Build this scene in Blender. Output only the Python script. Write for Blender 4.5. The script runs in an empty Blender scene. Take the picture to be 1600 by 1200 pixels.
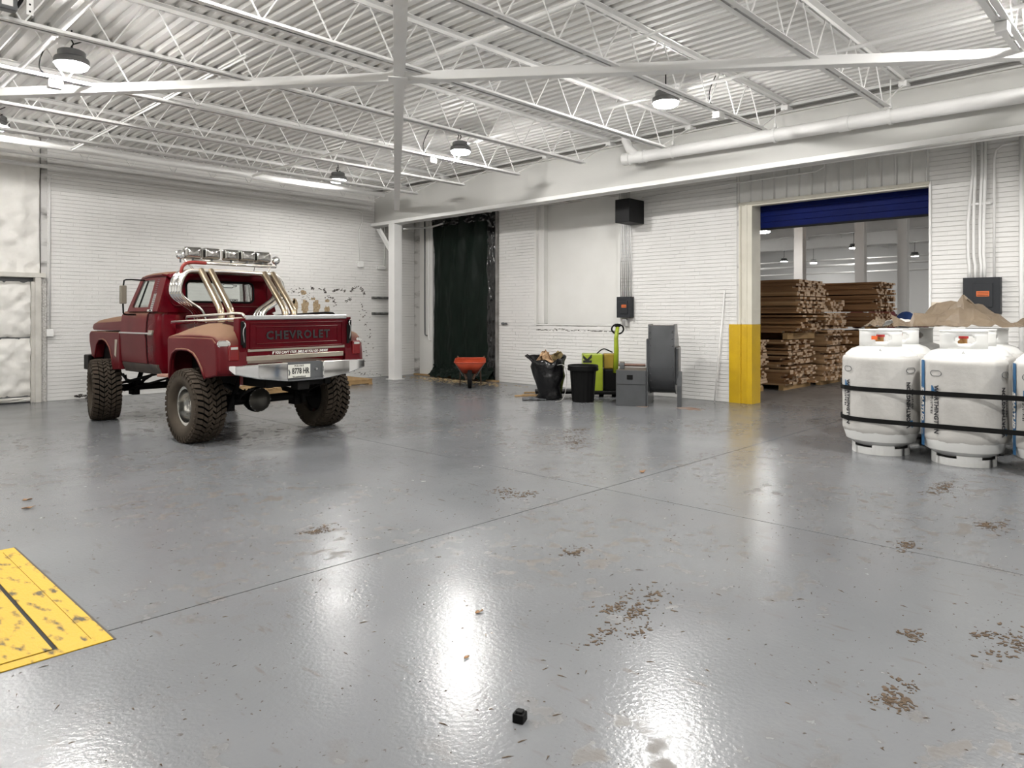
import bpy, bmesh, math, random
from mathutils import Vector, Matrix, noise as mnoise
R = math.radians
random.seed(7)
sc = bpy.context.scene
COL = sc.collection

# ------------------------------------------------------------------ camera, world, exposure
AZ = 43.8
cam = bpy.data.cameras.new('camera'); camo = bpy.data.objects.new('camera', cam); COL.objects.link(camo)
cam.sensor_fit = 'HORIZONTAL'; cam.sensor_width = 36.0; cam.lens = 36.0 * 1125.0 / 1600.0
cam.shift_y = -106.0 / 1600.0
cam.clip_start = 0.05; cam.clip_end = 200
camo.location = (0, 0, 1.5); camo.rotation_euler = (R(90), 0, R(AZ - 90))
sc.camera = camo
w = bpy.data.worlds.new('world'); sc.world = w; w.use_nodes = True
w.node_tree.nodes['Background'].inputs[0].default_value = (.8, .82, .85, 1)
w.node_tree.nodes['Background'].inputs[1].default_value = 0.05
sc.view_settings.view_transform = 'Standard'; sc.view_settings.look = 'None'
sc.view_settings.gamma = 1.0; sc.view_settings.use_curve_mapping = False
sc.view_settings.exposure = 0.36
LENS_E = 500.0       # glow of the high bay lenses

try:
    sc.cycles.max_bounces = 7; sc.cycles.diffuse_bounces = 4; sc.cycles.glossy_bounces = 3; sc.cycles.use_adaptive_sampling = True; sc.cycles.adaptive_threshold = .025
    sc.cycles.transmission_bounces = 6; sc.cycles.sample_clamp_indirect = 6.0
    sc.cycles.use_denoising = True; sc.cycles.caustics_reflective = True; sc.cycles.blur_glossy = 1.0; sc.cycles.caustics_refractive = False
except Exception:
    pass

# ------------------------------------------------------------------ materials
MATS = {}
def mat(name, col, rough=.5, metal=0.0, col2=None, nscale=6.0, namt=.5, bump=0.0, bscale=40.0, coat=0.0, emit=None,
        estr=1.0, trans=0.0, alpha=1.0, stretch=None, dust=None, spec=None, rough2=None, ior=None, detail=4.0, thr=None):
    if name in MATS: return MATS[name]
    m = bpy.data.materials.new(name); m.use_nodes = True
    nt = m.node_tree; b = nt.nodes['Principled BSDF']; L = nt.links
    c4 = (*col, 1)
    b.inputs['Base Color'].default_value = c4; b.inputs['Roughness'].default_value = rough
    b.inputs['Metallic'].default_value = metal
    if coat: b.inputs['Coat Weight'].default_value = coat; b.inputs['Coat Roughness'].default_value = .08
    if spec is not None: b.inputs['Specular IOR Level'].default_value = spec
    if ior: b.inputs['IOR'].default_value = ior
    if trans: b.inputs['Transmission Weight'].default_value = trans
    if alpha < 1: b.inputs['Alpha'].default_value = alpha
    if emit: b.inputs['Emission Color'].default_value = (*emit, 1); b.inputs['Emission Strength'].default_value = estr
    src = None; vec = None
    if col2 or bump or dust or rough2 is not None:
        tc = nt.nodes.new('ShaderNodeTexCoord'); vec = tc.outputs['Object']
        if stretch:
            mp = nt.nodes.new('ShaderNodeMapping'); mp.inputs['Scale'].default_value = stretch
            L.new(vec, mp.inputs[0]); vec = mp.outputs[0]
    if col2 or rough2 is not None:
        n = nt.nodes.new('ShaderNodeTexNoise'); n.inputs['Scale'].default_value = nscale; n.inputs['Detail'].default_value = detail
        L.new(vec, n.inputs['Vector'])
        r = nt.nodes.new('ShaderNodeMapRange')
        lo, hi = thr if thr else (.5 - namt * .5, .5 + namt * .5)
        r.inputs[1].default_value = lo; r.inputs[2].default_value = hi
        L.new(n.outputs['Fac'], r.inputs[0])
        if col2:
            mx = nt.nodes.new('ShaderNodeMix'); mx.data_type = 'RGBA'
            mx.inputs[6].default_value = c4; mx.inputs[7].default_value = (*col2, 1)
            L.new(r.outputs[0], mx.inputs[0]); src = mx.outputs[2]
            L.new(src, b.inputs['Base Color'])
        if rough2 is not None:
            mr = nt.nodes.new('ShaderNodeMapRange'); mr.inputs[3].default_value = rough; mr.inputs[4].default_value = rough2
            L.new(r.outputs[0], mr.inputs[0]); L.new(mr.outputs[0], b.inputs['Roughness'])
    if dust:   # dry dust that has settled on faces that look upward: (colour, lowest normal z, amount)
        g = nt.nodes.new('ShaderNodeNewGeometry'); sx = nt.nodes.new('ShaderNodeSeparateXYZ')
        L.new(g.outputs['Normal'], sx.inputs[0])
        n2 = nt.nodes.new('ShaderNodeTexNoise'); n2.inputs['Scale'].default_value = 5; n2.inputs['Detail'].default_value = 5
        L.new(vec, n2.inputs['Vector'])
        ad = nt.nodes.new('ShaderNodeMath'); ad.operation = 'MULTIPLY_ADD'; ad.inputs[1].default_value = .5
        L.new(n2.outputs['Fac'], ad.inputs[0]); L.new(sx.outputs[2], ad.inputs[2])
        mr = nt.nodes.new('ShaderNodeMapRange'); mr.inputs[1].default_value = dust[1] + .25; mr.inputs[2].default_value = dust[1] + .85
        mr.inputs[4].default_value = dust[2]
        L.new(ad.outputs[0], mr.inputs[0])
        mx = nt.nodes.new('ShaderNodeMix'); mx.data_type = 'RGBA'
        if src: L.new(src, mx.inputs[6])
        else: mx.inputs[6].default_value = c4
        mx.inputs[7].default_value = (*dust[0], 1); L.new(mr.outputs[0], mx.inputs[0]); L.new(mx.outputs[2], b.inputs['Base Color'])
        mr2 = nt.nodes.new('ShaderNodeMapRange'); mr2.inputs[3].default_value = rough; mr2.inputs[4].default_value = max(rough, .75)
        mr2.inputs[2].default_value = max(dust[2], .01)
        L.new(mr.outputs[0], mr2.inputs[0]); L.new(mr2.outputs[0], b.inputs['Roughness'])
        if metal:
            mm = nt.nodes.new('ShaderNodeMapRange'); mm.inputs[3].default_value = metal; mm.inputs[4].default_value = 0
            L.new(mr.outputs[0], mm.inputs[0]); L.new(mm.outputs[0], b.inputs['Metallic'])
    if bump:
        nb = nt.nodes.new('ShaderNodeTexNoise'); nb.inputs['Scale'].default_value = bscale; nb.inputs['Detail'].default_value = 4
        L.new(vec, nb.inputs['Vector'])
        bp = nt.nodes.new('ShaderNodeBump'); bp.inputs['Strength'].default_value = bump; bp.inputs['Distance'].default_value = .02
        L.new(nb.outputs['Fac'], bp.inputs['Height']); L.new(bp.outputs[0], b.inputs['Normal'])
    MATS[name] = m
    return m

M_WHITE = mat('white_wall_paint', (.80, .79, .77), .55, col2=(.72, .71, .69), nscale=1.3, namt=.7, bump=.08, bscale=60)
M_JOINT = mat('painted_mortar', (.66, .65, .63), .8, col2=(.20, .19, .18), nscale=1.9, thr=(.52, .72), stretch=(1, 1, 3))
M_STEELW = mat('white_painted_steel', (.86, .855, .84), .45, col2=(.80, .795, .78), nscale=3, namt=.6)
M_DECK = mat('white_deck_paint', (.80, .79, .77), .6, col2=(.74, .73, .71), nscale=1.2, namt=.6)
M_GIRD = mat('girder_paint', (.62, .615, .59), .5, col2=(.56, .555, .53), nscale=.8, namt=.8)
M_GREY = mat('grey_enamel', (.10, .105, .11), .4)
M_BLACK = mat('black_plastic', (.005, .005, .005), .5, spec=.12)
M_RUB = mat('black_rubber', (.006, .006, .006), .6, spec=.12)
M_CHROME = mat('chrome', (.86, .86, .86), .06, 1.0)
M_DCHROME = mat('dusty_chrome', (.86, .85, .83), .10, 1.0, dust=((.40, .33, .24), .15, .85))
M_STEEL = mat('bare_steel', (.55, .55, .55), .35, 1.0)
M_FOAM = mat('spray_foam_paint', (.80, .785, .75), .7, col2=(.70, .68, .64), nscale=3, bump=.5, bscale=9)

# ------------------------------------------------------------------ mesh building
class MB:
    def __init__(s): s.v = []; s.f = []
    def add(s, vs, fs):
        o = len(s.v); s.v += [tuple(p) for p in vs]; s.f += [tuple(i + o for i in f) for f in fs]; return s
    def box(s, c, d, rot=None):
        x, y, z = d[0] / 2, d[1] / 2, d[2] / 2
        vs = [Vector(p) for p in ((-x,-y,-z),(x,-y,-z),(x,y,-z),(-x,y,-z),(-x,-y,z),(x,-y,z),(x,y,z),(-x,y,z))]
        if rot is not None: vs = [rot @ p for p in vs]
        c = Vector(c)
        return s.add([p + c for p in vs], [(0,3,2,1),(4,5,6,7),(0,1,5,4),(1,2,6,5),(2,3,7,6),(3,0,4,7)])
    def b2(s, a, b):     # box from two corners
        return s.box([(a[i] + b[i]) / 2 for i in range(3)], [abs(b[i] - a[i]) for i in range(3)])
    def bar(s, p0, p1, wd, ht, up=(0, 0, 1)):
        p0 = Vector(p0); p1 = Vector(p1); d = (p1 - p0); l = d.length; d.normalize()
        u = Vector(up)
        if abs(u.dot(d)) > .99: u = Vector((1, 0, 0))
        sx = d.cross(u).normalized(); uz = sx.cross(d)
        rot = Matrix((sx, d, uz)).transposed()
        return s.box((p0 + p1) / 2, (wd, l, ht), rot)
    def prism(s, poly, a, b, axis='x'):   # polygon in the two other axes, extruded from a to b
        n = len(poly)
        def P(u, v, t): return {'x': (t, u, v), 'y': (u, t, v), 'z': (u, v, t)}[axis]
        vs = [P(u, v, a) for u, v in poly] + [P(u, v, b) for u, v in poly]
        fs = [tuple(range(n)), tuple(range(2 * n - 1, n - 1, -1))] + [(i, i + n, (i + 1) % n + n, (i + 1) % n) for i in range(n)]
        return s.add(vs, fs)
    def loft(s, rings, cap=True, closed=True, loop=False):
        n = len(rings[0]); vs = [p for r in rings for p in r]; fs = []
        k = len(rings)
        for i in range(k if loop else k - 1):
            for j in range(n if closed else n - 1):
                a = i * n + j; b = i * n + (j + 1) % n; c = ((i + 1) % k) * n + (j + 1) % n; d = ((i + 1) % k) * n + j
                fs.append((a, b, c, d))
        if cap and not loop: fs += [tuple(range(n - 1, -1, -1)), tuple(range((k - 1) * n, k * n))]
        return s.add(vs, fs)
    def tube(s, pts, r, seg=8, closed=False, cap=True, smooth=0):
        pts = [Vector(p) for p in pts]
        for _ in range(smooth):
            q = [pts[0]]
            for a, b in zip(pts, pts[1:]): q += [a.lerp(b, .25), a.lerp(b, .75)]
            pts = q + [pts[-1]]
        n = len(pts); rings = []; pu = None
        for i, p in enumerate(pts):
            if closed: d = pts[(i + 1) % n] - pts[i - 1]
            else: d = pts[min(i + 1, n - 1)] - pts[max(i - 1, 0)]
            d.normalize()
            if pu is None:
                pu = Vector((0, 0, 1)) if abs(d.z) < .9 else Vector((1, 0, 0))
            u = (pu - d * pu.dot(d)).normalized(); v = d.cross(u); pu = u
            rr = r[i] if isinstance(r, (list, tuple)) else r
            rings.append([p + (u * math.cos(2 * math.pi * j / seg) + v * math.sin(2 * math.pi * j / seg)) * rr for j in range(seg)])
        return s.loft(rings, cap=cap and not closed, loop=closed)
    def cyl(s, p0, p1, r, r2=None, seg=16):
        p0 = Vector(p0); p1 = Vector(p1); d = (p1 - p0).normalized()
        u = Vector((0, 0, 1)) if abs(d.z) < .9 else Vector((1, 0, 0))
        u = (u - d * u.dot(d)).normalized(); v = d.cross(u)
        r2 = r if r2 is None else r2
        ring = lambda p, q: [p + (u * math.cos(2 * math.pi * j / seg) + v * math.sin(2 * math.pi * j / seg)) * q for j in range(seg)]
        return s.loft([ring(p0, r), ring(p1, r2)])
    def lathe(s, prof, c=(0, 0, 0), seg=24, axis='z', cap=True):   # prof: (radius, height)
        c = Vector(c); rings = []
        for r, h in prof:
            ring = []
            for j in range(seg):
                a = 2 * math.pi * j / seg; x, y = r * math.cos(a), r * math.sin(a)
                ring.append(c + Vector({'z': (x, y, h), 'x': (h, x, y), 'y': (y, h, x)}[axis]))
            rings.append(ring)
        return s.loft(rings, cap=cap)
    def grid(s, fn, nu, nv):
        vs = [fn(i / nu, j / nv) for i in range(nu + 1) for j in range(nv + 1)]
        return s.add(vs, [(i * (nv + 1) + j, (i + 1) * (nv + 1) + j, (i + 1) * (nv + 1) + j + 1, i * (nv + 1) + j + 1) for i in range(nu) for j in range(nv)])
    def ringpanel(s, outer, inner, fn):   # 2D loops of the same count; fn maps (u, v) to 3D
        n = len(outer)
        return s.add([fn(*p) for p in outer] + [fn(*p) for p in inner], [(i, (i + 1) % n, n + (i + 1) % n, n + i) for i in range(n)])
    def mesh(s, name):
        me = bpy.data.meshes.new(name); me.from_pydata(s.v, [], s.f); me.update(); return me
    def build(s, name, m, parent=None, smooth=False, bevel=0, solid=0, sub=0, loc=None, rot=None, fix=True, offset=0):
        me = s.mesh(name)
        if fix and len(s.f) < 60000:
            bm = bmesh.new(); bm.from_mesh(me); bmesh.ops.recalc_face_normals(bm, faces=bm.faces); bm.to_mesh(me); bm.free()
        return link(name, me, m, parent, smooth, bevel, solid, sub, loc, rot, offset)

def link(name, me, m, parent=None, smooth=False, bevel=0, solid=0, sub=0, loc=None, rot=None, offset=0):
    o = bpy.data.objects.new(name, me); COL.objects.link(o)
    if m and not me.materials: me.materials.append(m)
    if parent: o.parent = parent
    if loc: o.location = loc
    if rot: o.rotation_euler = rot
    if smooth:
        for p in me.polygons: p.use_smooth = True
        if smooth is not True:
            me.set_sharp_from_angle(angle=R(smooth))
    if solid:
        md = o.modifiers.new('solid', 'SOLIDIFY'); md.thickness = solid; md.offset = offset
    if bevel:
        md = o.modifiers.new('bevel', 'BEVEL'); md.width = bevel; md.segments = 2; md.limit_method = 'ANGLE'; md.angle_limit = R(40)
    if sub:
        md = o.modifiers.new('sub', 'SUBSURF'); md.levels = sub; md.render_levels = sub
    return o

def empty(name, loc=(0, 0, 0), rz=0.0):
    o = bpy.data.objects.new(name, None); COL.objects.link(o); o.location = loc; o.rotation_euler = (0, 0, rz)
    o.empty_display_size = .1
    return o
def tag(o, label=None, cat=None, group=None, kind=None):
    if label: o['label'] = label
    if cat: o['category'] = cat
    if group: o['group'] = group
    if kind: o['kind'] = kind
    return o
def copy_tree(o, parent=None):
    c = o.copy(); COL.objects.link(c); c.parent = parent
    for ch in list(o.children): copy_tree(ch, c)
    return c
def text(name, body, size, m, parent=None, loc=(0, 0, 0), rot=(0, 0, 0), ext=.002, off=0.0, sx=1.0, shear=0.0, space=1.0, align='CENTER'):
    cu = bpy.data.curves.new('t', 'FONT'); cu.body = body; cu.size = size; cu.extrude = ext; cu.offset = off
    cu.align_x = align; cu.align_y = 'CENTER'; cu.shear = shear; cu.space_character = space; cu.resolution_u = 2
    to = bpy.data.objects.new('t', cu); COL.objects.link(to)
    me = bpy.data.meshes.new_from_object(to.evaluated_get(bpy.context.evaluated_depsgraph_get()))
    bpy.data.objects.remove(to); bpy.data.curves.remove(cu)
    me.materials.clear(); me.name = name
    o = link(name, me, m, parent, loc=loc, rot=rot); o.scale = (sx, 1, 1)
    return o
def rrect(u0, u1, v0, v1, r, n=4):   # rounded rectangle loop
    pts = []
    for cx, cy, a0 in ((u1 - r, v1 - r, 0), (u0 + r, v1 - r, 90), (u0 + r, v0 + r, 180), (u1 - r, v0 + r, 270)):
        for i in range(n + 1):
            a = R(a0 + 90 * i / n); pts.append((cx + r * math.cos(a), cy + r * math.sin(a)))
    return pts
def resample(poly, n):
    P = [Vector((p[0], p[1])) for p in poly]; L = [(P[(i + 1) % len(P)] - P[i]).length for i in range(len(P))]; T = sum(L); out = []
    for k in range(n):
        t = T * k / n; i = 0
        while t > L[i]: t -= L[i]; i += 1
        out.append(tuple(P[i].lerp(P[(i + 1) % len(P)], t / L[i] if L[i] else 0)))
    return out
# ------------------------------------------------------------------ the shell of the hall
XR, YL = 11.68, 14.7
X0, Y0 = -5.0, -6.0
ZD = 4.62            # underside of the roof deck
def floor_material(name='floor_paint', base=(.158, .163, .170), base2=(.136, .140, .147), dirt=1.0, rough=.17):
    m = bpy.data.materials.new(name); m.use_nodes = True; nt = m.node_tree; L = nt.links; b = nt.nodes['Principled BSDF']
    tc = nt.nodes.new('ShaderNodeTexCoord'); v = tc.outputs['Object']
    def noise(s, d=4, st=None):
        n = nt.nodes.new('ShaderNodeTexNoise'); n.inputs['Scale'].default_value = s; n.inputs['Detail'].default_value = d
        if st:
            mp = nt.nodes.new('ShaderNodeMapping'); mp.inputs['Scale'].default_value = st; L.new(v, mp.inputs[0]); L.new(mp.outputs[0], n.inputs['Vector'])
        else: L.new(v, n.inputs['Vector'])
        return n.outputs['Fac']
    def rng(x, a, c, lo=0.0, hi=1.0):
        r = nt.nodes.new('ShaderNodeMapRange'); r.inputs[1].default_value = a; r.inputs[2].default_value = c
        r.inputs[3].default_value = lo; r.inputs[4].default_value = hi; L.new(x, r.inputs[0]); return r.outputs[0]
    def mul(x, y):
        r = nt.nodes.new('ShaderNodeMath'); r.operation = 'MULTIPLY'; L.new(x, r.inputs[0])
        if isinstance(y, float): r.inputs[1].default_value = y
        else: L.new(y, r.inputs[1])
        return r.outputs[0]
    def mx(f, a, c):
        r = nt.nodes.new('ShaderNodeMix'); r.data_type = 'RGBA'; L.new(f, r.inputs[0])
        for k, q in ((6, a), (7, c)):
            if isinstance(q, tuple): r.inputs[k].default_value = (*q, 1)
            else: L.new(q, r.inputs[k])
        return r.outputs[2]
    c = mx(rng(noise(.7), .35, .65), base, base2)
    c = mx(mul(rng(noise(9, 6), .60, .72), .12), c, (.22, .22, .22))                # scuffed lighter patches
    patch = rng(noise(.55, 5), .44, .60)
    blot = mul(patch, rng(noise(7, 8), .545, .62))
    c = mx(mul(blot, .6 * dirt), c, (.105, .085, .066))
    speck = mul(rng(noise(38, 3), .665, .71), rng(noise(1.1, 4), .38, .6))
    c = mx(mul(speck, .8 * dirt), c, (.05, .035, .022))
    streak = mul(rng(noise(16, 5, (1, .22, 1)), .62, .70), rng(noise(.9), .42, .6))
    c = mx(mul(streak, .5 * dirt), c, (.10, .08, .06))
    pale = rng(noise(46, 2), .775, .79)
    c = mx(mul(pale, .5 * dirt), c, (.62, .58, .52))
    L.new(c, b.inputs['Base Color'])
    r1 = rng(noise(1.6, 5), .3, .75, rough, rough + .09)
    ad = nt.nodes.new('ShaderNodeMath'); ad.operation = 'MULTIPLY_ADD'; L.new(blot, ad.inputs[0]); ad.inputs[1].default_value = .2; L.new(r1, ad.inputs[2])
    L.new(ad.outputs[0], b.inputs['Roughness'])
    bp = nt.nodes.new('ShaderNodeBump'); bp.inputs['Strength'].default_value = .12; bp.inputs['Distance'].default_value = .012
    L.new(noise(48, 4), bp.inputs['Height']); L.new(bp.outputs[0], b.inputs['Normal'])
    b.inputs['Specular IOR Level'].default_value = .36
    return m
M_FLOOR = floor_material()
M_FLOOR2 = floor_material('concrete_beyond', (.20, .19, .185), (.15, .145, .14), .8, .3)
M_GAP = mat('joint_dark', (.03, .028, .026), .9)

fl = MB(); fl.b2((X0, Y0, -.30), (XR + .3, YL + .4, -.028))
floor = tag(fl.build('floor', M_GAP), kind='structure')
JX, JY, g = 5.066, 3.763, .005
for xa, xb in ((X0, JX - g), (JX + g, XR + .3)):
    for ya, yb in ((Y0, JY - g), (JY + g, YL + .4)):
        MB().b2((xa, ya, -.028), (xb, yb, 0)).build('floor_slab', M_FLOOR, floor)
f2 = MB(); f2.b2((XR + .304, -6, -.2), (40, 24, 0)); tag(f2.build('floor_beyond', M_FLOOR2), kind='structure')

# corrugated roof deck (ribs run along Y), one folded sheet with real flutes
pitch = .1524
prof = []; x = X0 - .3
while x < XR + .5:
    prof += [(x, ZD), (x + .07, ZD), (x + .088, ZD + .04), (x + .134, ZD + .04)]; x += pitch
d = MB(); n = len(prof)
d.add([(px, Y0 - .3, pz) for px, pz in prof] + [(px, YL + .4, pz) for px, pz in prof], [(i, i + 1, n + i + 1, n + i) for i in range(n - 1)])
ceil = tag(d.build('ceiling', M_DECK, fix=False, solid=.004, offset=1), kind='structure')
roof = MB(); roof.b2((X0 - .3, Y0 - .3, ZD + .06), (XR + .4, YL + .4, ZD + .2)); roof.build('roof_insulation', M_DECK, ceil)

# -------- brickwork
BH, BL, JH, JV = .0677, .203, .007, .0004
def bricks(mb, axis, plane, sgn, u0, u1, z0, z1, skip=(), th=.014):
    k = 0; z = z0
    while z < z1 - .01:
        zt = min(z + BH - JH, z1); off = (k % 2) * BL / 2; u = u0 - off
        while u < u1:
            a, b = max(u + JV / 2, u0), min(u + BL - JV / 2, u1)
            for s in skip:
                if z < s[3] and zt > s[2] and a < s[1] and b > s[0]:
                    if a < s[0]: b = s[0]
                    elif b > s[1]: a = s[1]
                    else: b = a
            if b - a > .004:
                e = th + random.uniform(-.0012, .0012)
                p = plane + sgn * e; q = plane - sgn * .02
                P = (lambda t, uu, zz: (t, uu, zz)) if axis == 'x' else (lambda t, uu, zz: (uu, t, zz))
                mb.add([P(p, a, z), P(p, b, z), P(p, b, zt), P(p, a, zt), P(q, a, z), P(q, b, z), P(q, b, zt), P(q, a, zt)],
                       [(0, 1, 2, 3), (0, 4, 5, 1), (1, 5, 6, 2), (2, 6, 7, 3), (3, 7, 4, 0)])
            u += BL
        z += BH; k += 1
    return mb
# left wall (plane Y = YL): brick from x 3.49, a foam-sprayed bay with a door before it
wl = MB(); wl.b2((3.40, YL + .010, 0), (XR + .3, YL + .3, ZD + .06))
wall_l = tag(wl.build('wall_left', M_JOINT), kind='structure')
tag(bricks(MB(), 'y', YL + .010, -1, 3.49, XR, 0.004, ZD).build('brick', M_WHITE, wall_l), kind='stuff')
# bare patches where the paint has come off, and dark scuffs
M_BARE = mat('bare_brown_brick', (.30, .20, .10), .9, col2=(.52, .42, .28), nscale=30, namt=.4, bump=.6, bscale=50)
M_SCUFF = mat('dark_scuff', (.06, .055, .05), .9, col2=(.25, .23, .21), nscale=25)
def px_on_left(px, py):
    a = R(AZ); rx = math.cos(a) + math.sin(a) * (px - 800) / 1125; ry = math.sin(a) - math.cos(a) * (px - 800) / 1125
    t = YL / ry; return rx * t, 1.5 + t * (494 - py) / 1125
def blob(mb, cx, cz, rx, rz, y, seg=22, jag=.22, seed=0):
    rnd = random.Random(seed); out = []
    for i in range(seg):
        a = 2 * math.pi * i / seg; k = 1 + rnd.uniform(-jag, jag)
        out.append((cx + rx * k * (abs(math.cos(a)) ** .7) * math.copysign(1, math.cos(a)), cz + rz * k * (abs(math.sin(a)) ** .7) * math.copysign(1, math.sin(a))))
    mb.prism(out, y, y - .003, 'y')
for i, (px, py, w_, h_) in enumerate(((461, 478, 7, 20), (476.5, 480, 10, 21), (494, 481, 10, 21), (511, 485, 8, 13), (474, 457, 9, 6), (489, 467, 6, 4), (511, 470, 6, 4), (459, 470, 4, 8))):
    cx, cz = px_on_left(px, py); m_ = MB(); blob(m_, cx, cz, w_ * .0088, h_ * .0079, YL - .004, seed=i); m_.build('bare_brick_patch', M_BARE, wall_l)
def scuffs(path, n, seed, spread=1.2):
    rnd = random.Random(seed); mb = MB()
    for i in range(n):
        t = rnd.random() * (len(path) - 1); k = int(t); t -= k
        px = path[k][0] + (path[k + 1][0] - path[k][0]) * t + rnd.gauss(0, spread); py = path[k][1] + (path[k + 1][1] - path[k][1]) * t + rnd.gauss(0, spread)
        cx, cz = px_on_left(px, py); blob(mb, cx, cz, rnd.uniform(.006, .025), rnd.uniform(.004, .012), YL - .0045, 7, .4, rnd.random())
    mb.build('scuff_mark', M_SCUFF, wall_l)
scuffs([(486, 449), (490, 451), (506, 452), (508, 458)], 45, 1, .8); scuffs([(520, 455), (528, 452), (540, 455)], 45, 2, .8)
scuffs([(547, 456), (552, 450), (560, 448), (567, 454), (570, 464)], 60, 3, 1.0); scuffs([(540, 471), (545, 468), (548, 466)], 22, 4)
scuffs([(512, 464), (522, 470), (524, 478)], 30, 5, 2); scuffs([(455, 452), (470, 455), (485, 470)], 40, 6, 4); scuffs([(565, 470), (570, 500), (575, 540), (570, 570)], 50, 7, 4)
scuffs([(117, 621), (124, 618), (134, 619), (136, 622)], 40, 8, 1.2); scuffs([(500, 583), (560, 583), (600, 585)], 30, 9, 2)

# foam bay: lumpy sprayed wall above an overhead door whose panels are foamed too
def lumpy(u, v, amp, sc_): return amp * (mnoise.noise(Vector((u * sc_, v * sc_, 3.1))) + .5 * mnoise.noise(Vector((u * sc_ * 2.3, v * sc_ * 2.3, 7.7))))
fw_ = MB()
fw_.grid(lambda i, j: (X0 + (3.36 - X0) * i, YL - .03 - lumpy(i * 46, j * 12, .06, .8) - .03 * math.exp(-((X0 + (3.36 - X0) * i - 3.12) / .05) ** 2), 2.24 + (ZD - 2.24) * j), 170, 60)
wall_f = tag(fw_.build('wall_left_foam', M_FOAM, smooth=True, fix=False), kind='structure')
MB().b2((X0, YL + .06, 0), (3.40, YL + .3, ZD + .05)).build('backing', M_FOAM, wall_f)
dr = empty('door_1', (0, 0, 0)); tag(dr, kind='structure')
M_FRAME = mat('aged_white_frame', (.66, .64, .59), .5, col2=(.5, .48, .44), nscale=4)
MB().b2((3.285, YL - .12, 0), (3.375, YL + .05, 2.18)).build('jamb', M_FRAME, dr, bevel=.006)
MB().b2((3.24, YL - .06, 0), (3.29, YL + .05, 2.10)).build('track', M_FRAME, dr, bevel=.004)
MB().b2((X0, YL - .13, 2.17), (3.44, YL + .05, 2.25)).build('header', M_FRAME, dr, bevel=.006)
MB().b2((3.395, YL - .03, 0), (3.47, YL + .05, 2.17)).build('rough_edge', mat('rough_mortar', (.42, .40, .37), .9, col2=(.75, .74, .72), nscale=40, bump=1, bscale=30), dr)
for a, b in ((.02, .095), (.115, 1.115), (1.135, 2.10), ):
    mb = MB(); mb.grid(lambda i, j: (X0 + (3.235 - X0) * i, YL - .02 - lumpy(i * 60 + a * 9, j * 7, .045, 1.0) + .05 * (abs(2 * j - 1) ** 8), a + (b - a) * j), 200, 28)
    mb.build('door_panel', M_FOAM, dr, smooth=True, fix=False)
MB().b2((X0, YL + .03, 0), (3.30, YL + .05, 2.2)).build('door_backing', M_GREY, dr)

# right wall (plane X = XR)
WY0, WY1, WZ0, WZ1 = 8.30, 10.47, 1.335, 3.90       # blind window
DY0, DY1, DZ = 2.85, 5.53, 3.40                     # doorway to the hall beyond
TY0, TY1, TZ = 11.62, 13.95, 3.90                   # tarped opening
wr = MB(); xa, xb, zt = XR + .010, XR + .30, ZD + .06
wr.b2((xa, TY1, 0), (xb, YL, zt)); wr.b2((xa, TY0, TZ), (xb, TY1, zt))
wr.b2((xa, WY1, 0), (xb, TY0, zt)); wr.b2((xa, WY0, 0), (xb, WY1, WZ0)); wr.b2((xa, WY0, WZ1), (xb, WY1, zt))
wr.b2((xa, DY1, 0), (xb, WY0, zt)); wr.b2((xa, DY0, DZ), (xb, DY1, zt)); wr.b2((xa, Y0, 0), (xb, DY0, zt))
wall_r = tag(wr.build('wall_right', M_JOINT), kind='structure')
PB0, PB1, PZ0, PZ1 = 1.50, 2.85, 0.0, 3.98           # the pier right of the doorway: bricks one by one
mb = bricks(MB(), 'x', XR + .010, -1, DY1 + .28, TY0, .004, 4.1, skip=((WY0, WY1, WZ0, WZ1),))
bricks(mb, 'x', XR + .010, -1, -1.0, PB0, .004, 4.1)
bricks(mb, 'x', XR + .010, -1, PB0, PB1, .004, BH * 24)
tag(mb.build('brick_courses', M_WHITE, wall_r), kind='stuff')
bmf = {}
def brick_mesh(l):
    k = round(l, 3)
    if k not in bmf:
        m_ = MB(); m_.b2((-.014, -l / 2, 0), (.02, l / 2, BH - JH)); bmf[k] = m_.mesh('brick'); bmf[k].materials.append(M_WHITE)
    return bmf[k]
for c in range(24, 59):
    u = PB0 - (c % 2) * BL / 2
    while u < PB1:
        a, b = max(u + JV / 2, PB0), min(u + BL - JV / 2, PB1)
        if b - a > .03: link('brick', brick_mesh(b - a), None, wall_r, loc=(XR + .010 + random.uniform(-.0006, .0006), (a + b) / 2, .004 + c * BH))
        u += BL
M_PLASTER = mat('white_board', (.79, .785, .76), .6, col2=(.72, .71, .68), nscale=2.2, namt=.8)
MB().b2((XR + .20, WY0 - .02, WZ0 - .02), (XR + .28, WY1 + .02, WZ1 + .02)).build('window_infill', M_PLASTER, wall_r)
for yy in (WY1 - .03, WY1 - .11):
    MB().b2((XR + .07, yy - .05, WZ0), (XR + .20, yy + .03, WZ1)).build('window_jamb', M_PLASTER, wall_r, bevel=.004)
MB().b2((XR - .008, WY1 - .004, WZ0 - .02), (XR + .28, WY1 + .05, WZ1 + .05)).build('window_reveal', M_PLASTER, wall_r); MB().b2((XR - .008, WY0 - .05, WZ0 - .02), (XR + .28, WY0 + .004, WZ1 + .05)).build('window_reveal', M_PLASTER, wall_r)
MB().b2((XR - .012, WY0 - .05, WZ0 - .03), (XR + .2, WY1 + .05, WZ0)).build('window_sill', M_PLASTER, wall_r, bevel=.004)
MB().b2((XR - .02, TY1, 0), (XR + .02, TY1 + .50, 3.95)).build('plaster_strip', M_PLASTER, wall_r)
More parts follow.
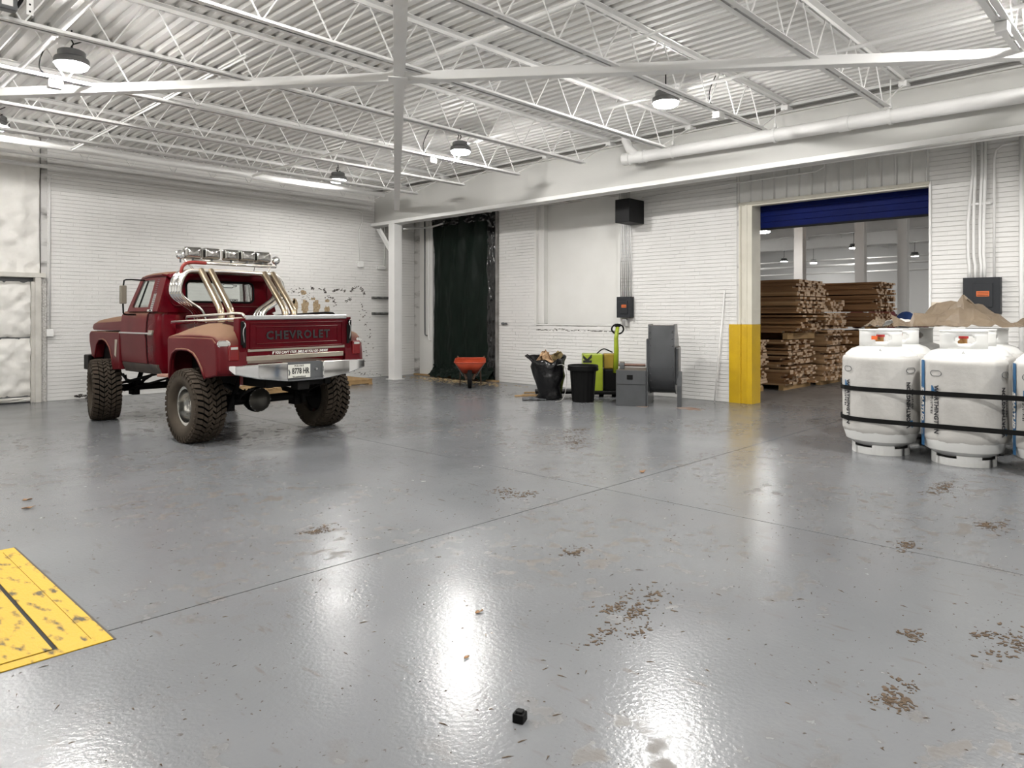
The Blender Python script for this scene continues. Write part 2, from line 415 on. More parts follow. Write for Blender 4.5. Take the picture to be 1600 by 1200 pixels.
tag(MB().b2((XR + .22, TY0 - .1, 0), (XR + .30, TY1 + .1, TZ + .1)).build('wall_behind_tarp', M_BLACK), kind='structure')
m_ = MB(); rs = random.Random(3)
for i in range(60):
    y_ = rs.uniform(8.35, 10.5); blobs = MB()
    m_.box((XR - .005, y_, 1.20 + rs.gauss(0, .006) + (.03 if 9.6 < y_ < 9.95 and rs.random() < .5 else 0)), (.004, rs.uniform(.01, .09), rs.uniform(.006, .016)))
m_.build('scuff_mark', M_SCUFF, wall_r)
# walls behind the photographer close the hall
tag(MB().b2((X0 - .3, Y0 - .3, 0), (XR + .3, Y0, ZD + .05)).build('wall_near', M_WHITE), kind='structure')
tag(MB().b2((X0 - .3, Y0 - .3, 0), (X0, YL + .3, ZD + .05)).build('wall_side', M_WHITE), kind='structure')

# doorway: jambs, yellow guards, head frame, ribbed panel above
M_YEL = mat('yellow_paint', (.62, .40, .010), .38, col2=(.50, .31, .012), nscale=4, namt=.6, bump=.1, bscale=30)
M_CREAM = mat('cream_jamb', (.70, .67, .58), .45, col2=(.60, .57, .49), nscale=3)
door = empty('door_2'); tag(door, kind='structure')
def jamb(y0, s):    # stepped steel jamb, upper part cream, lower part yellow
    for z0, z1, m in ((0, 1.36, M_YEL), (1.36, 3.44, M_CREAM)):
        j = MB(); j.b2((XR - .035, y0, z0), (XR + .30, y0 + s * .09, z1)); j.b2((XR - .045, y0 + s * .085, z0), (XR + .02, y0 + s * .115, z1))
        j.b2((XR - .02, y0 + s * .115, z0), (XR + .06, y0 + s * .20, z1)); j.b2((XR - .045, y0 + s * .20, z0), (XR + .02, y0 + s * .235, z1))
        j.build('jamb_guard' if z0 == 0 else 'jamb', m, door, bevel=.004)
jamb(DY1 - .006, 1)
MB().b2((XR - .018, DY1 + .23, 0), (XR + .01, DY1 + .42, 1.36)).build('yellow_wall_band', M_YEL, door)
MB().b2((XR - .03, DY0 - .03, 0), (XR + .30, DY0, 3.44)).build('jamb', M_STEELW, door, bevel=.003)
hd = MB(); hd.b2((XR - .05, DY0 - .01, DZ), (XR + .30, DY1 + .24, DZ + .045)); hd.b2((XR - .03, DY0 - .01, DZ - .03), (XR + .1, DY1 + .0, DZ))
hd.build('head_frame', M_CREAM, door, bevel=.004)
M_METAL = mat('ribbed_panel_paint', (.74, .735, .71), .3, col2=(.66, .655, .63), nscale=3)
y_ = DY0
while y_ < DY1 + .22:
    p = MB(); e = min(y_ + .205, DY1 + .24)
    p.prism([(XR - .02, y_), (XR - .055, y_ + .014), (XR - .055, y_ + .028), (XR - .02, y_ + .042), (XR - .026, (y_ + e) / 2), (XR - .02, e), (XR + .02, e), (XR + .02, y_)], DZ + .045, 4.10, 'z')
    p.build('panel', M_METAL, door); y_ += .207
# blue roll-up curtain drawn up under the head, on the far side of the wall
M_BLUE = mat('blue_curtain', (.003, .010, .10), .5, col2=(.002, .007, .07), nscale=3, bump=.15, bscale=6, spec=.08)
bd = MB()
for k in range(5):
    z = 3.02 + k * .100; bd.b2((XR + .33, DY0 - .5, z), (XR + .36, DY1 + .5, z + .097))
bd.build('rolled_curtain', M_BLUE, door, bevel=.004)
MB().b2((XR + .32, DY0 - .5, 2.99), (XR + .38, DY1 + .5, 3.02)).build('bottom_bar', M_BLACK, door)
MB().b2((XR + .30, DY0 - .6, 3.49), (XR + .85, DY1 + .6, 3.55)).build('curtain_hood', M_GREY, door)

# ------------------------------------------------------------------ steelwork
XG = 10.45
gr = empty('plate_girder', (XG, 0, 0)); tag(gr, 'deep grey-white plate girder spanning the hall above the right wall', 'girder')
GZ0, GZ1 = 3.69, 4.475
MB().b2((-.008, Y0, GZ0), (.02, YL - .005, GZ1)).build('web', M_GIRD, gr)
MB().b2((-.13, Y0, GZ0), (.15, YL - .005, GZ0 + .075)).build('bottom_flange', M_STEELW, gr, bevel=.004)
MB().b2((-.06, Y0, GZ1), (.08, YL - .005, GZ1 + .025)).build('top_flange', M_GIRD, gr)
MB().b2((-.02, Y0, ZD - .055), (-.012, YL, ZD - .002)).build('edge_angle', M_STEELW, gr)
MB().b2((-.02, Y0, ZD - .055), (-.07, YL, ZD - .047)).build('angle_leg', M_STEELW, gr)
cl = empty('steel_column', (10.44, 13.86, 0)); tag(cl, 'white square steel column standing in the far corner of the hall', 'column')
MB().b2((-.115, -.115, 0), (.115, .115, GZ0)).build('shaft', M_STEELW, cl, bevel=.008)
MB().b2((-.16, -.16, 0), (.16, .16, .012)).build('base_plate', M_STEELW, cl)
kb = MB(); kb.bar((0, .09, 3.02), (0, .62, 3.62), .10, .012, (1, 0, 0)); kb.bar((-.045, .11, 3.02), (-.045, .64, 3.62), .012, .09, (1, 0, 0)); kb.build('knee_brace', M_STEELW, cl)

ORD = ['first', 'second', 'third', 'fourth', 'fifth', 'sixth', 'seventh', 'eighth', 'ninth', 'tenth', 'eleventh']
JYS = [13.55, 12.02, 10.55, 9.05, 7.56, 5.98, 4.40, 2.83, 1.27, -.30, -1.87]
ZB = 4.08
def chord(x0, x1, zlo, down):     # two angles back to back with a slot between, spacers every 0.6 m
    m_ = MB(); t = .006
    for s in (-1, 1):
        z0, z1 = (zlo, zlo + .045)
        m_.b2((x0, s * .012, z0 if down else z1 - t), (x1, s * (.064 if down else .088), z0 + t if down else z1))
        m_.b2((x0, s * .012, z0), (x1, s * (.012 + t), z1))
    x = x0 + .2
    while x < x1:
        m_.b2((x, -.012, zlo + .002), (x + .05, .012, zlo + .03)); x += .62
    return m_
JX0, JX1 = -1.1, 9.62
me_b = chord(JX0 + .3, JX1, ZB, True).mesh('bottom_chord'); me_t = chord(JX0, XG - .08, ZD - .047, False).mesh('top_chord')
webm = MB(); webm.bar((0, 0, 0), (.30, 0, ZD - .05 - ZB - .01), .012, .012); me_w = webm.mesh('web_bar')
webm = MB(); webm.bar((0, 0, 0), (.92, 0, ZD - .05 - ZB - .01), .012, .012); me_e = webm.mesh('web_bar')
for m_ in (me_b, me_t, me_w, me_e): m_.materials.append(M_STEELW)
for k, jy in enumerate(JYS):
    j = empty('bar_joist', (0, jy, 0)); tag(j, 'white open-web steel bar joist, %s from the left brick wall' % ORD[k], 'joist', 'bar joists under the roof deck')
    link('bottom_chord', me_b, None, j); link('top_chord', me_t, None, j)
    seat = MB(); seat.b2((XG - .13, -.05, GZ1 + .027), (XG + .06, .05, ZD - .058)); seat.b2((XG - .13, -.05, ZD - .058), (XG - .08, .05, ZD - .046)); seat.build('bearing_seat', M_STEELW, j)
    x = JX1 - .09
    wb = link('web_bar', me_e, None, j, loc=(x, 0, ZB + .02))
    sgn = -1; i = 0
    while x > JX0 + .6:
        wb = link('web_bar', me_w, None, j, loc=(x, 0, ZB + .02) if i % 2 == 0 else (x - .36, 0, ZB + .02))
        if i % 2 == 0: wb.rotation_euler = (0, 0, math.pi)
        x -= .36; i += 1
# horizontal X bracing under the joists
def brace(name, a, b, z, lab):
    p = Vector((*a, z)); q = Vector((*b, z)); dv = (q - p).normalized(); sd = Vector((dv.y, -dv.x, 0))
    if sd.dot(-p) < 0: sd = -sd
    m_ = MB(); m_.bar(p, q, .115, .008); off = sd * .0575
    m_.bar(p + off + Vector((0, 0, .045)), q + off + Vector((0, 0, .045)), .008, .09)
    return tag(m_.build(name, M_STEELW), lab, 'brace')
HUB = (4.63, 6.10)
def toward(h, d, l): n_ = math.hypot(*d); return (h[0] + d[0] / n_ * l, h[1] + d[1] / n_ * l)
brace('roof_brace', toward(HUB, (-5.7, -7.6), 9.2), toward(HUB, (5.7, 7.55), 9.45), 3.985, 'long flat diagonal brace running from overhead to the corner column')
brace('roof_brace', toward(HUB, (-2.75, 3.76), 9.2), toward(HUB, (3.86, -4.85), 9.2), 4.02, 'long pale diagonal brace crossing the whole view under the joists')
gp = MB(); gp.b2((-.13, -.10, -.006), (.13, .10, .006)); tag(gp.build('gusset_plate', M_STEELW, loc=(*HUB, 3.972), rot=(0, 0, R(53))), 'small steel gusset plate where the two diagonal braces cross', 'plate')
# bridging angles between joists (along Y) and the ledger along the left wall
for i, (bx, z, ya, yb) in enumerate(((3.4, ZB + .06, 7.0, 12.9), (6.4, ZB + .06, 8.9, 12.9))):
    m_ = MB(); m_.bar((bx, ya, z), (bx, yb, z), .05, .006); m_.bar((bx, ya, z), (bx, yb, z), .006, .05)
    tag(m_.build('bridging_angle', M_STEELW), ['thin white bridging angle tying the joists at the left of the roof', 'thin white bridging angle tying the joists towards the corner column'][i], 'angle')
led = MB(); led.b2((X0, YL - .10, 4.085), (10.28, YL - .09, 4.14)); led.b2((X0, YL - .16, 4.13), (10.28, YL - .09, 4.14))
tag(led.build('ledger_angle', M_STEELW), 'white steel ledger angle fixed along the top of the left wall', 'angle')
# conduits under the deck, running along Y
def conduit(name, pts, r, lab, m=M_STEELW, cat='conduit', seg=8, smooth=0):
    return tag(MB().tube(pts, r, seg, smooth=smooth).build(name, m, smooth=True), lab, cat)
conduit('ceiling_conduit', [(8.05, 9.0, 4.33), (8.05, 7.7, 4.36), (8.05, 5.4, 4.36), (8.05, .5, 4.36), (8.05, -3, 4.36)], .022, 'thin conduit under the deck passing behind the right-hand lamp')
conduit('ceiling_conduit', [(5.12, 8.2, 4.36), (5.12, 1.0, 4.36)], .026, 'thin conduit under the deck above the crossing of the braces')
conduit('ceiling_conduit', [(6.29, 9.0, 4.38), (6.29, 1.0, 4.38)], .016, 'slender conduit under the deck between the two thicker ones')
conduit('ceiling_conduit', [(2.1, 13.4, 4.4), (2.1, 2.0, 4.4)], .03, 'conduit under the deck at the far left of the roof')
conduit('sprinkler_pipe', [(X0, 13.02, 4.17), (9.5, 13.02, 4.17)], .052, 'thick white sprinkler main hung below the joists by the left wall', cat='pipe', seg=14)
# drain pipe along the girder, with couplings, hangers and a branch
dp = empty('drain_pipe', (10.24, 0, 0)); tag(dp, 'large white drain pipe hung along the face of the plate girder', 'pipe')
MB().cyl((0, -5, 3.985), (0, 7.08, 4.185), .095, seg=20).build('pipe_run', M_STEELW, dp, smooth=40)
zp = lambda y: 3.985 + (y + 5) * .2 / 12.08
for y in (3.46, 6.72, 7.02): MB().cyl((0, y, zp(y)), (0, y + .14, zp(y + .14)), .106, seg=20).build('coupling', M_STEELW, dp, smooth=40)
MB().tube([(0, 6.86, zp(6.86)), (-.05, 7.0, 4.32), (.0, 7.12, 4.5), (0, 7.12, 4.62)], .075, 16).build('branch', M_STEELW, dp, smooth=40)
for y in (6.2, 4.5, 2.95): 
    h_ = MB(); h_.lathe([(.108, y - .02), (.108, y + .02)], (0, 0, zp(y)), 20, 'y', cap=False); h_.cyl((0, y, zp(y) + .1), (0, y, 4.6), .008, seg=6); h_.box((0, y, zp(y) + .13), (.03, .03, .07))
    h_.build('hanger', M_STEELW, dp, solid=.003)

# ------------------------------------------------------------------ high bay lamps
M_HOUS = mat('lamp_housing', (.09, .09, .09), .35)
M_LENS = mat('lamp_lens', (1, 1, 1), .4, emit=(1, .98, .945), estr=LENS_E); M_LENS_DIM = mat('dim_lamp_lens', (1, 1, 1), .4, emit=(1, .98, .945), estr=LENS_E * .45); M_LENS_FAR = mat('far_lamp_lens', (1, 1, 1), .4, emit=(1, .98, .945), estr=LENS_E * .30)  # weaker glow for the row by the left wall, softens its hot spot
def lamp(x, y, z, lab, lens, cable=True, ztop=4.6, tilt=(0, 0)):
    t = empty('high_bay_lamp', (x, y, z)); tag(t, lab, 'lamp', 'high bay lamps under the roof')
    t.rotation_euler = (tilt[0], tilt[1], 0)
    MB().lathe([(.02, .155), (.125, .152), (.135, .14), (.135, .085), (.165, .07), (.172, .05), (.172, .005), (.155, 0)], seg=28).build('housing', M_HOUS, t, smooth=35)
    MB().lathe([(.155, .004), (.150, -.022), (.13, -.036), (.07, -.044), (.004, -.046)], seg=28).build('lens', lens, t, smooth=True)
    hk = MB(); hk.tube([(0, 0, .15), (0, .02, .2), (.02, .01, .24), (0, 0, .27), (0, 0, ztop - z)], .008, 6); hk.build('hook', M_BLACK, t, smooth=True)
    if cable:
        cb = MB(); cb.tube([(.05, .03, .15), (.10, .06, .22), (.06, .12, .18), (.02, .09, .25), (.09, .14, .30), (.16, .25, ztop - z - .02)], .007, 6, smooth=2); cb.build('cable', M_BLACK, t, smooth=True)
    return t
LAB = {(0, 2): 'round high bay lamp glowing at the upper left above the pale brace', (1, 1): 'round high bay lamp glowing at the upper right beside a joist',
       (1, 2): 'round high bay lamp glowing right of the brace, over the middle of the hall', (1, 3): 'small distant high bay lamp glowing near the corner column'}
for i, x in enumerate((2.33, 8.0)):
    for k, y in enumerate((.95, 4.95, 8.85, 12.5)):
        if (i, k) == (0, 0): continue
        lamp(x, y, 4.22, LAB.get((i, k), {(0, 1): 'high bay lamp overhead, above the top edge of the view', (0, 3): 'high bay lamp just beyond the left edge of the view', (1, 0): 'high bay lamp just beyond the upper right edge of the view'}.get((i, k), '')), M_LENS_DIM if k == 3 else M_LENS)
lamp(2.33, .95, 4.22, 'high bay lamp above and behind the photographer', M_LENS)
lamp(2.33, -3.0, 4.22, 'high bay lamp far behind the photographer on the left', M_LENS); lamp(8.0, -3.0, 4.22, 'high bay lamp far behind the photographer on the right', M_LENS)
lamp(-2.6, 4.95, 4.22, 'high bay lamp left of the photographer', M_LENS); lamp(-2.6, 10.6, 4.22, 'high bay lamp left of the foamed door', M_LENS)
# ------------------------------------------------------------------ the lifted red pickup (local x right, y forward, origin below the rear axle)
RED = (.092, .0012, .005); TAN = (.20, .125, .078)
M_RED = mat('maroon_body_paint', RED, .25, spec=.14, col2=(.052, .001, .004), nscale=3, dust=(TAN, .38, .8))
M_REDS = mat('maroon_dusty_side', (.098, .011, .014), .36, spec=.14, col2=(.075, .004, .007), nscale=2.2, namt=.6, dust=(TAN, .24, .85))
M_ROCK = mat('dark_rocker', (.028, .024, .022), .6, col2=(.07, .055, .045), nscale=5)
M_UNDER = mat('black_chassis', (.004, .0035, .0035), .7, spec=.2)
M_TIRE = mat('dusty_tyre', (.036, .028, .021), .9, col2=(.055, .042, .031), nscale=7, spec=.2)
M_TIRES = mat('tyre_sidewall', (.040, .032, .024), .85, col2=(.056, .044, .032), nscale=6, spec=.2)
M_TREADG = mat('tread_groove', (.003, .003, .003), .95, spec=.05)
M_ALLOY = mat('polished_alloy', (.80, .79, .76), .16, 1.0)
M_GLASS = mat('car_glass', (.62, .70, .66), .03, trans=1.0, ior=1.1, alpha=.55)
M_TRIM = mat('tan_interior', (.30, .27, .21), .8)
M_REDL = mat('red_lens', (.14, .003, .005), .15, coat=.3)
M_WHL = mat('clear_lens', (.42, .42, .40), .15)
M_ALU = mat('brushed_strip', (.46, .42, .35), .32, .8, col2=(.36, .32, .26), nscale=4, stretch=(1, 8, 8))
M_WTXT = mat('white_lettering', (.80, .76, .72), .6)
M_BTXT = mat('black_lettering', (.008, .008, .009), .5)
TR = empty('pickup_truck', (4.47, 8.735, 0), R(2.5)); tag(TR, 'lifted maroon stepside pickup truck with chrome roll bars and roof lights', 'truck')
def T(mb, name, m, parent=TR, **k): return mb.build(name, m, parent, **k)

# --- cab lower body: section (x half-width, z) swept along y
SEC = [(.72, .72), (.80, .735), (.845, .83), (.862, 1.00), (.868, 1.18), (.880, 1.265), (.868, 1.30), (.862, 1.42), (.845, 1.52), (.805, 1.565), (.72, 1.58)]
def sec(y, e=0.0, sx=1.0, zs=1.0, cz=1.1):
    h_ = [((x_ + e) * sx, cz + (z_ - cz) * zs) for x_, z_ in SEC]
    return [(x_, y, z_) for x_, z_ in h_] + [(-x_, y, z_) for x_, z_ in reversed(h_)]
m_ = MB(); m_.loft([sec(1.10, 0, .93, .97), sec(1.115, 0, .965, .985), sec(1.15, 0, .99), sec(1.24), sec(1.5), sec(2.30)]); cab = T(m_, 'cab_body', M_RED, smooth=38)
def side_strip(y0, y1, z0, z1, e, s, inset=0.0):   # a skin that follows the body section between two heights
    pts = []
    hs = [p for p in SEC if z0 < p[1] < z1]
    def at(z):
        for a, b in zip(SEC, SEC[1:]):
            if a[1] <= z <= b[1]: t = (z - a[1]) / (b[1] - a[1]); return a[0] + (b[0] - a[0]) * t
        return SEC[-1][0]
    cur = [(at(z0), z0)] + hs + [(at(z1), z1)]
    mb = MB(); out = [(x_ + e, z_) for x_, z_ in cur] + [(x_ - .02, z_) for x_, z_ in reversed(cur)]
    mb.loft([[(s * x_, y0, z_) for x_, z_ in out], [(s * x_, y1, z_) for x_, z_ in out]])
    return mb
for s in (-1, 1):
    dd = T(side_strip(1.43, 2.27, .87, 1.555, .012, s), 'door', M_REDS, smooth=38)
    T(side_strip(1.405, 1.428, .80, 1.56, .004, s), 'door_gap', M_BLACK)
    T(side_strip(1.13, 2.27, .725, .865, .006, s), 'rocker_panel', M_ROCK, smooth=38)
    T(side_strip(1.20, 2.29, 1.262, 1.282, .018, s), 'side_moulding', M_STEEL)
    T(side_strip(1.20, 1.33, 1.25, 1.315, .016, s), 'moulding_end', M_ALU)
# --- greenhouse
def side_pt(s):
    return lambda y, z: (s * (.835 - (z - 1.57) * .26), y, z)
out_l = resample([(1.13, 1.56), (2.12, 1.56), (1.92, 2.04), (1.13, 2.04)], 40); in_l = resample([(1.45, 1.615), (1.98, 1.615), (1.84, 1.985), (1.45, 1.985)], 40)
for s in (-1, 1):
    m_ = MB(); m_.ringpanel(out_l, in_l, side_pt(s)); T(m_, 'door_frame', M_REDS, solid=.03)
    gl = MB(); gl.add([side_pt(s)(y, z) for y, z in ((1.45, 1.615), (1.98, 1.615), (1.84, 1.985), (1.45, 1.985))], [(0, 1, 2, 3)]); T(gl, 'side_window', M_GLASS)
    vp = MB(); vp.bar(side_pt(s)(1.78, 1.61), side_pt(s)(1.70, 1.985), .018, .02); T(vp, 'vent_window_bar', M_BLACK)
    fr = MB(); fr.tube([side_pt(s)(y, z) for y, z in ((1.45, 1.62), (1.45, 1.982), (1.838, 1.982), (1.978, 1.62))], .008, 6); T(fr, 'window_trim', M_STEEL, smooth=True)
    ch = MB(); ch.add([side_pt(s * 1.012)(y, z) for y, z in ((1.29, 1.565), (1.375, 1.565), (1.375, 2.035), (1.29, 2.035))], [(0, 1, 2, 3)]); T(ch, 'pillar_chrome', M_STEEL, solid=.012)
    for k in range(15):
        b_ = MB(); z0 = 1.60 + k * .028; b_.bar(side_pt(s * 1.024)(1.305, z0), side_pt(s * 1.024)(1.36, z0), .006, .008); T(b_, 'chrome_rib', M_GREY)
    fl_ = MB(); fl_.box((s * .862, 1.31, 1.575), (.03, .16, .03)); T(fl_, 'chrome_foot', M_CHROME, bevel=.006)
# rear cab wall with its window
fo = lambda x, z: (x, 1.105 + (z - 1.57) * .06, z)
ro = resample([(-.835, 1.55), (.835, 1.55), (.72, 2.05), (-.72, 2.05)], 56); ri = resample(rrect(-.475, .475, 1.70, 1.965, .06), 56)
def align(o, i):   # rotate the inner loop so that matching points lie near each other
    best = min(range(len(i)), key=lambda k: sum((o[j][0] - i[(j + k) % len(i)][0] * 1.6) ** 2 + (o[j][1] - 1.8 - (i[(j + k) % len(i)][1] - 1.83) * 1.8) ** 2 for j in range(0, len(i), 4)))
    return [i[(j + best) % len(i)] for j in range(len(i))]
m_ = MB(); m_.ringpanel(ro, align(ro, ri), fo); rw_ = T(m_, 'cab_rear_panel', M_RED, solid=.03)
m_ = MB(); m_.tube([(x_, fo(x_, z_)[1] - .018, z_) for x_, z_ in rrect(-.482, .482, 1.693, 1.972, .065)], .014, 6, closed=True); T(m_, 'window_gasket', M_RUB, smooth=True)
m_ = MB(); m_.tube([(x_, fo(x_, z_)[1] - .012, z_) for x_, z_ in rrect(-.70, .70, 1.63, 2.02, .10)], .012, 6, closed=True); T(m_, 'pressed_bead', M_RED, smooth=True)
gl = MB(); gl.add([fo(x_, z_) for x_, z_ in rrect(-.475, .475, 1.70, 1.965, .06)], [tuple(range(20))]); rg = T(gl, 'rear_window', M_GLASS)
bt = resample([(-.13, .02), (-.075, .02), (-.06, .045), (.06, .045), (.075, .02), (.13, .02), (.11, -.012), (.075, -.012), (.06, -.04), (-.06, -.04), (-.075, -.012), (-.11, -.012)], 48)
m_ = MB(); m_.tube([(.10 + x_, 1.098, 1.92 + z_ * .6) for x_, z_ in bt], .005, 5, closed=True); T(m_, 'window_decal', M_BTXT, rg)
text('window_lettering', 'ACADEMY', .045, M_BTXT, rg, (.14, 1.094, 1.722), (R(90), 0, 0), off=.001)
# windscreen, roof, seat, dash
m_ = MB(); m_.add([(-.80, 2.12, 1.57), (.80, 2.12, 1.57), (.70, 1.92, 2.04), (-.70, 1.92, 2.04)], [(0, 1, 2, 3)]); T(m_, 'windscreen', M_GLASS)
m_ = MB()
def roofsec(y, k, zc): return [(x_ * k, y, z_ + zc) for x_, z_ in ((-.745, 2.035), (-.75, 2.055), (-.70, 2.085), (-.5, 2.108), (-.2, 2.118), (.2, 2.118), (.5, 2.108), (.70, 2.085), (.75, 2.055), (.745, 2.035))]
m_.loft([roofsec(1.055, .96, -.035), roofsec(1.075, 1, -.012), roofsec(1.2, 1.005, 0), roofsec(1.6, 1.0, -.004), roofsec(1.88, .99, -.024), roofsec(1.98, .97, -.052)]); T(m_, 'roof', M_RED, smooth=50)
for x_ in (-.45, 0, .45): T(MB().lathe([(.03, 0), (.028, .02), (.012, .032)], (x_, 1.80, 2.085), 12), 'roof_marker', mat('amber', (.35, .16, .04), .3), smooth=True)
T(MB().b2((-.70, 1.19, 1.0), (.70, 1.33, 1.68)), 'seat_back', M_TRIM, bevel=.05); T(MB().b2((-.72, 2.0, 1.3), (.72, 2.2, 1.60)), 'dashboard', M_BLACK, bevel=.03)
m_ = MB(); m_.tube([(-.36 + .19 * math.cos(a), 1.86 - .04 * math.sin(a), 1.62 + .15 * math.sin(a)) for a in [k * math.pi / 10 for k in range(20)]], .013, 6, closed=True); T(m_, 'steering_wheel', M_BLACK, smooth=True)
# --- front clip: hood and fenders with cut wheel arches
HS = [(.872, 1.30), (.872, 1.345), (.862, 1.42), (.80, 1.475), (.62, 1.515), (.30, 1.535), (0, 1.54)]
def hoodsec(y, k, dz, pk=1.0):
    h_ = [(x_ * k, 1.29 + (z_ - 1.29) * pk + dz) for x_, z_ in HS]
    return [(x_, y, z_) for x_, z_ in h_] + [(-x_, y, z_) for x_, z_ in reversed(h_[:-1])]
m_ = MB(); m_.loft([hoodsec(2.10, 1.0, .0, 1.10), hoodsec(2.29, 1.0, 0, 1.06), hoodsec(2.7, 1.0, -.005, 1.0), hoodsec(3.1, .995, -.006, .93), hoodsec(3.32, .985, -.004, .80), hoodsec(3.40, .975, .005, .66), hoodsec(3.455, .96, .03, .38)]); T(m_, 'hood', M_REDS, smooth=38)
T(MB().b2((-.70, 2.20, .95), (.70, 3.34, 1.28)), 'engine_bay', M_UNDER)
ARCH = [(2.50, .74), (2.56, .88), (2.66, 1.05), (2.80, 1.14), (2.92, 1.165), (3.06, 1.155), (3.16, 1.08), (3.21, .96), (3.235, .88)]
FEN = [(2.295, .75), (2.295, 1.275), (3.40, 1.275), (3.455, 1.235), (3.45, 1.12), (3.36, .90)] + list(reversed(ARCH))
for s in (-1, 1):
    m_ = MB(); m_.prism(FEN, s * .76, s * .888, 'x'); T(m_, 'front_fender', M_REDS, bevel=.014)
    m_ = MB(); m_.tube([(s * .885, y, z) for y, z in ARCH], .014, 6); T(m_, 'arch_lip', M_REDS, smooth=True)
    T(MB().b2((s * .60, 2.50, .80), (s * .76, 3.24, 1.2)), 'wheel_well', M_UNDER)
    em = MB(); em.prism([(2.40, .92), (2.36, 1.17), (2.44, 1.17), (2.46, .95)], s * .887, s * .893, 'x'); T(em, 'fender_plate', M_ALU)
T(MB().b2((-.82, 3.36, .95), (.82, 3.42, 1.28)), 'grille', M_STEEL)
m_ = MB(); m_.b2((-.93, 3.44, .70), (.93, 3.56, .92)); m_.b2((-.95, 3.30, .70), (-.90, 3.50, .92)); m_.b2((.90, 3.30, .70), (.95, 3.50, .92)); T(m_, 'front_bumper', M_BLACK, bevel=.015)
# --- mirror, antenna
m_ = MB(); m_.b2((-1.075, 1.70, 1.665), (-1.03, 1.735, 1.91)); m_.box((-1.052, 1.717, 1.788), (.075, .06, .245)); mi = T(m_, 'mirror', mat('mirror_back', (.22, .20, .16), .4, .6), bevel=.008)
m_ = MB(); m_.tube([(-.74, 1.80, 1.99), (-1.0, 1.72, 1.995), (-1.052, 1.717, 1.97), (-1.052, 1.717, 1.55), (-1.03, 1.73, 1.52), (-.86, 1.80, 1.52)], .011, 7, smooth=1); T(m_, 'mirror_arm', M_BLACK, mi, smooth=True)
m_ = MB(); m_.tube([(.86, 2.05, 1.56), (.955, 1.85, 2.42)], .005, 5); T(m_, 'antenna', M_BLACK)

# --- stepside bed (raked up to the rear)
def rk(x, y, z): return (x, y, z + .027 * (.9 - y) + .010 * x)
def rkm(mb): mb.v = [rk(*p) for p in mb.v]; return mb
for s in (-1, 1):
    T(rkm(MB().b2((s * .655, -.80, .88), (s * .685, .97, 1.405))), 'bed_side', M_RED, bevel=.006)
    T(rkm(MB().tube([(s * .71, 1.02, 1.432), (s * .71, -.78, 1.432)], .017, 8)), 'bed_rail', M_DCHROME, smooth=True)
    m_ = MB().tube([(s * .62, .82, 1.42), (s * .62, .78, 1.495), (s * .62, -.50, 1.50), (s * .62, -.64, 1.49), (s * .62, -.74, 1.43)], .016, 8); T(rkm(m_), 'upper_rail', M_DCHROME if s < 0 else M_BLACK, smooth=True)
    T(rkm(MB().b2((s * .685, -.835, .86), (s * .765, -.70, 1.44))), 'corner_post', M_RED, bevel=.01)
    T(rkm(MB().b2((s * .68, .42, .735), (s * .92, .98, .77))), 'side_step', mat('dusty_step', (.32, .17, .13), .7), bevel=.006)
T(rkm(MB().b2((-.66, -.80, .86), (.66, .97, .90))), 'bed_floor', mat('bed_wood', (.10, .07, .05), .8)); T(rkm(MB().b2((-.685, .94, .88), (.685, .97, 1.40))), 'bed_front', M_RED)
# rear fenders: domed pontoons with a cut arch
def fender(s):
    top = [(.475, .74), (.485, .95), (.488, 1.15), (.485, 1.225), (.46, 1.245), (.30, 1.25), (0, 1.253), (-.30, 1.255), (-.52, 1.255), (-.66, 1.25), (-.74, 1.20), (-.765, 1.05), (-.775, .90), (-.77, .83)]
    rise = [0, 0, .005, .03, .055, .115, .155, .16, .13, .075, .02, 0, 0, 0]
    mb = MB(); rings = []
    for k in range(9):
        a = k / 8; xo = .985 - .33 * a; q = math.sin(a * math.pi / 2)
        rings.append([(s * (xo + (.015 if k else 0)), y * (1 - .06 * q * (1 if i in (3, 4, 5) else 0)) - (.07 * min(1, a * 3) if i >= 9 else 0), z + rise[i] * q) for i, (y, z) in enumerate(top)])
    mb.loft(rings, cap=False, closed=False)
    f_ = T(mb, 'rear_fender', M_REDS, smooth=45, solid=.012)
    arch = [(-.50, .79), (-.42, .90), (-.33, .99), (-.22, 1.065), (-.08, 1.10), (.08, 1.105), (.24, 1.095), (.34, 1.05), (.39, .97), (.41, .87), (.42, .74)]
    sd = MB(); sd.prism([(y, z) for y, z in top] + arch, s * .945, s * .998, 'x'); T(sd, 'fender_side', M_REDS, f_, bevel=.016)
    lp = MB(); lp.tube([(s * 1.0, y, z) for y, z in arch], .015, 6); T(lp, 'arch_lip', M_REDS, f_, smooth=True)
    T(MB().b2((s * .66, -.55, .82), (s * .70, .45, 1.2)), 'inner_well', M_UNDER, f_)
    q = lambda u, v, t: (s * (.905 - u * .72 + t * .7), -.775 - u * .69 * .55 - t * .7, v)
    la = MB(); rr0 = rrect(-.07, .07, 1.16, 1.21, .024); la.loft([[q(u, v, -.02) for u, v in rr0], [q(u, v, .03) for u, v in rr0], [q(u * .9, 1.185 + (v - 1.185) * .85, .038) for u, v in rr0]]); T(la, 'marker_lamp', M_WHL, f_, smooth=40)
    lc = MB(); lc.tube([q(u, v, .024) for u, v in rrect(-.078, .078, 1.153, 1.217, .03)], .009, 6, closed=True); T(lc, 'marker_bezel', M_CHROME, f_, smooth=True)
fender(-1); fender(1)
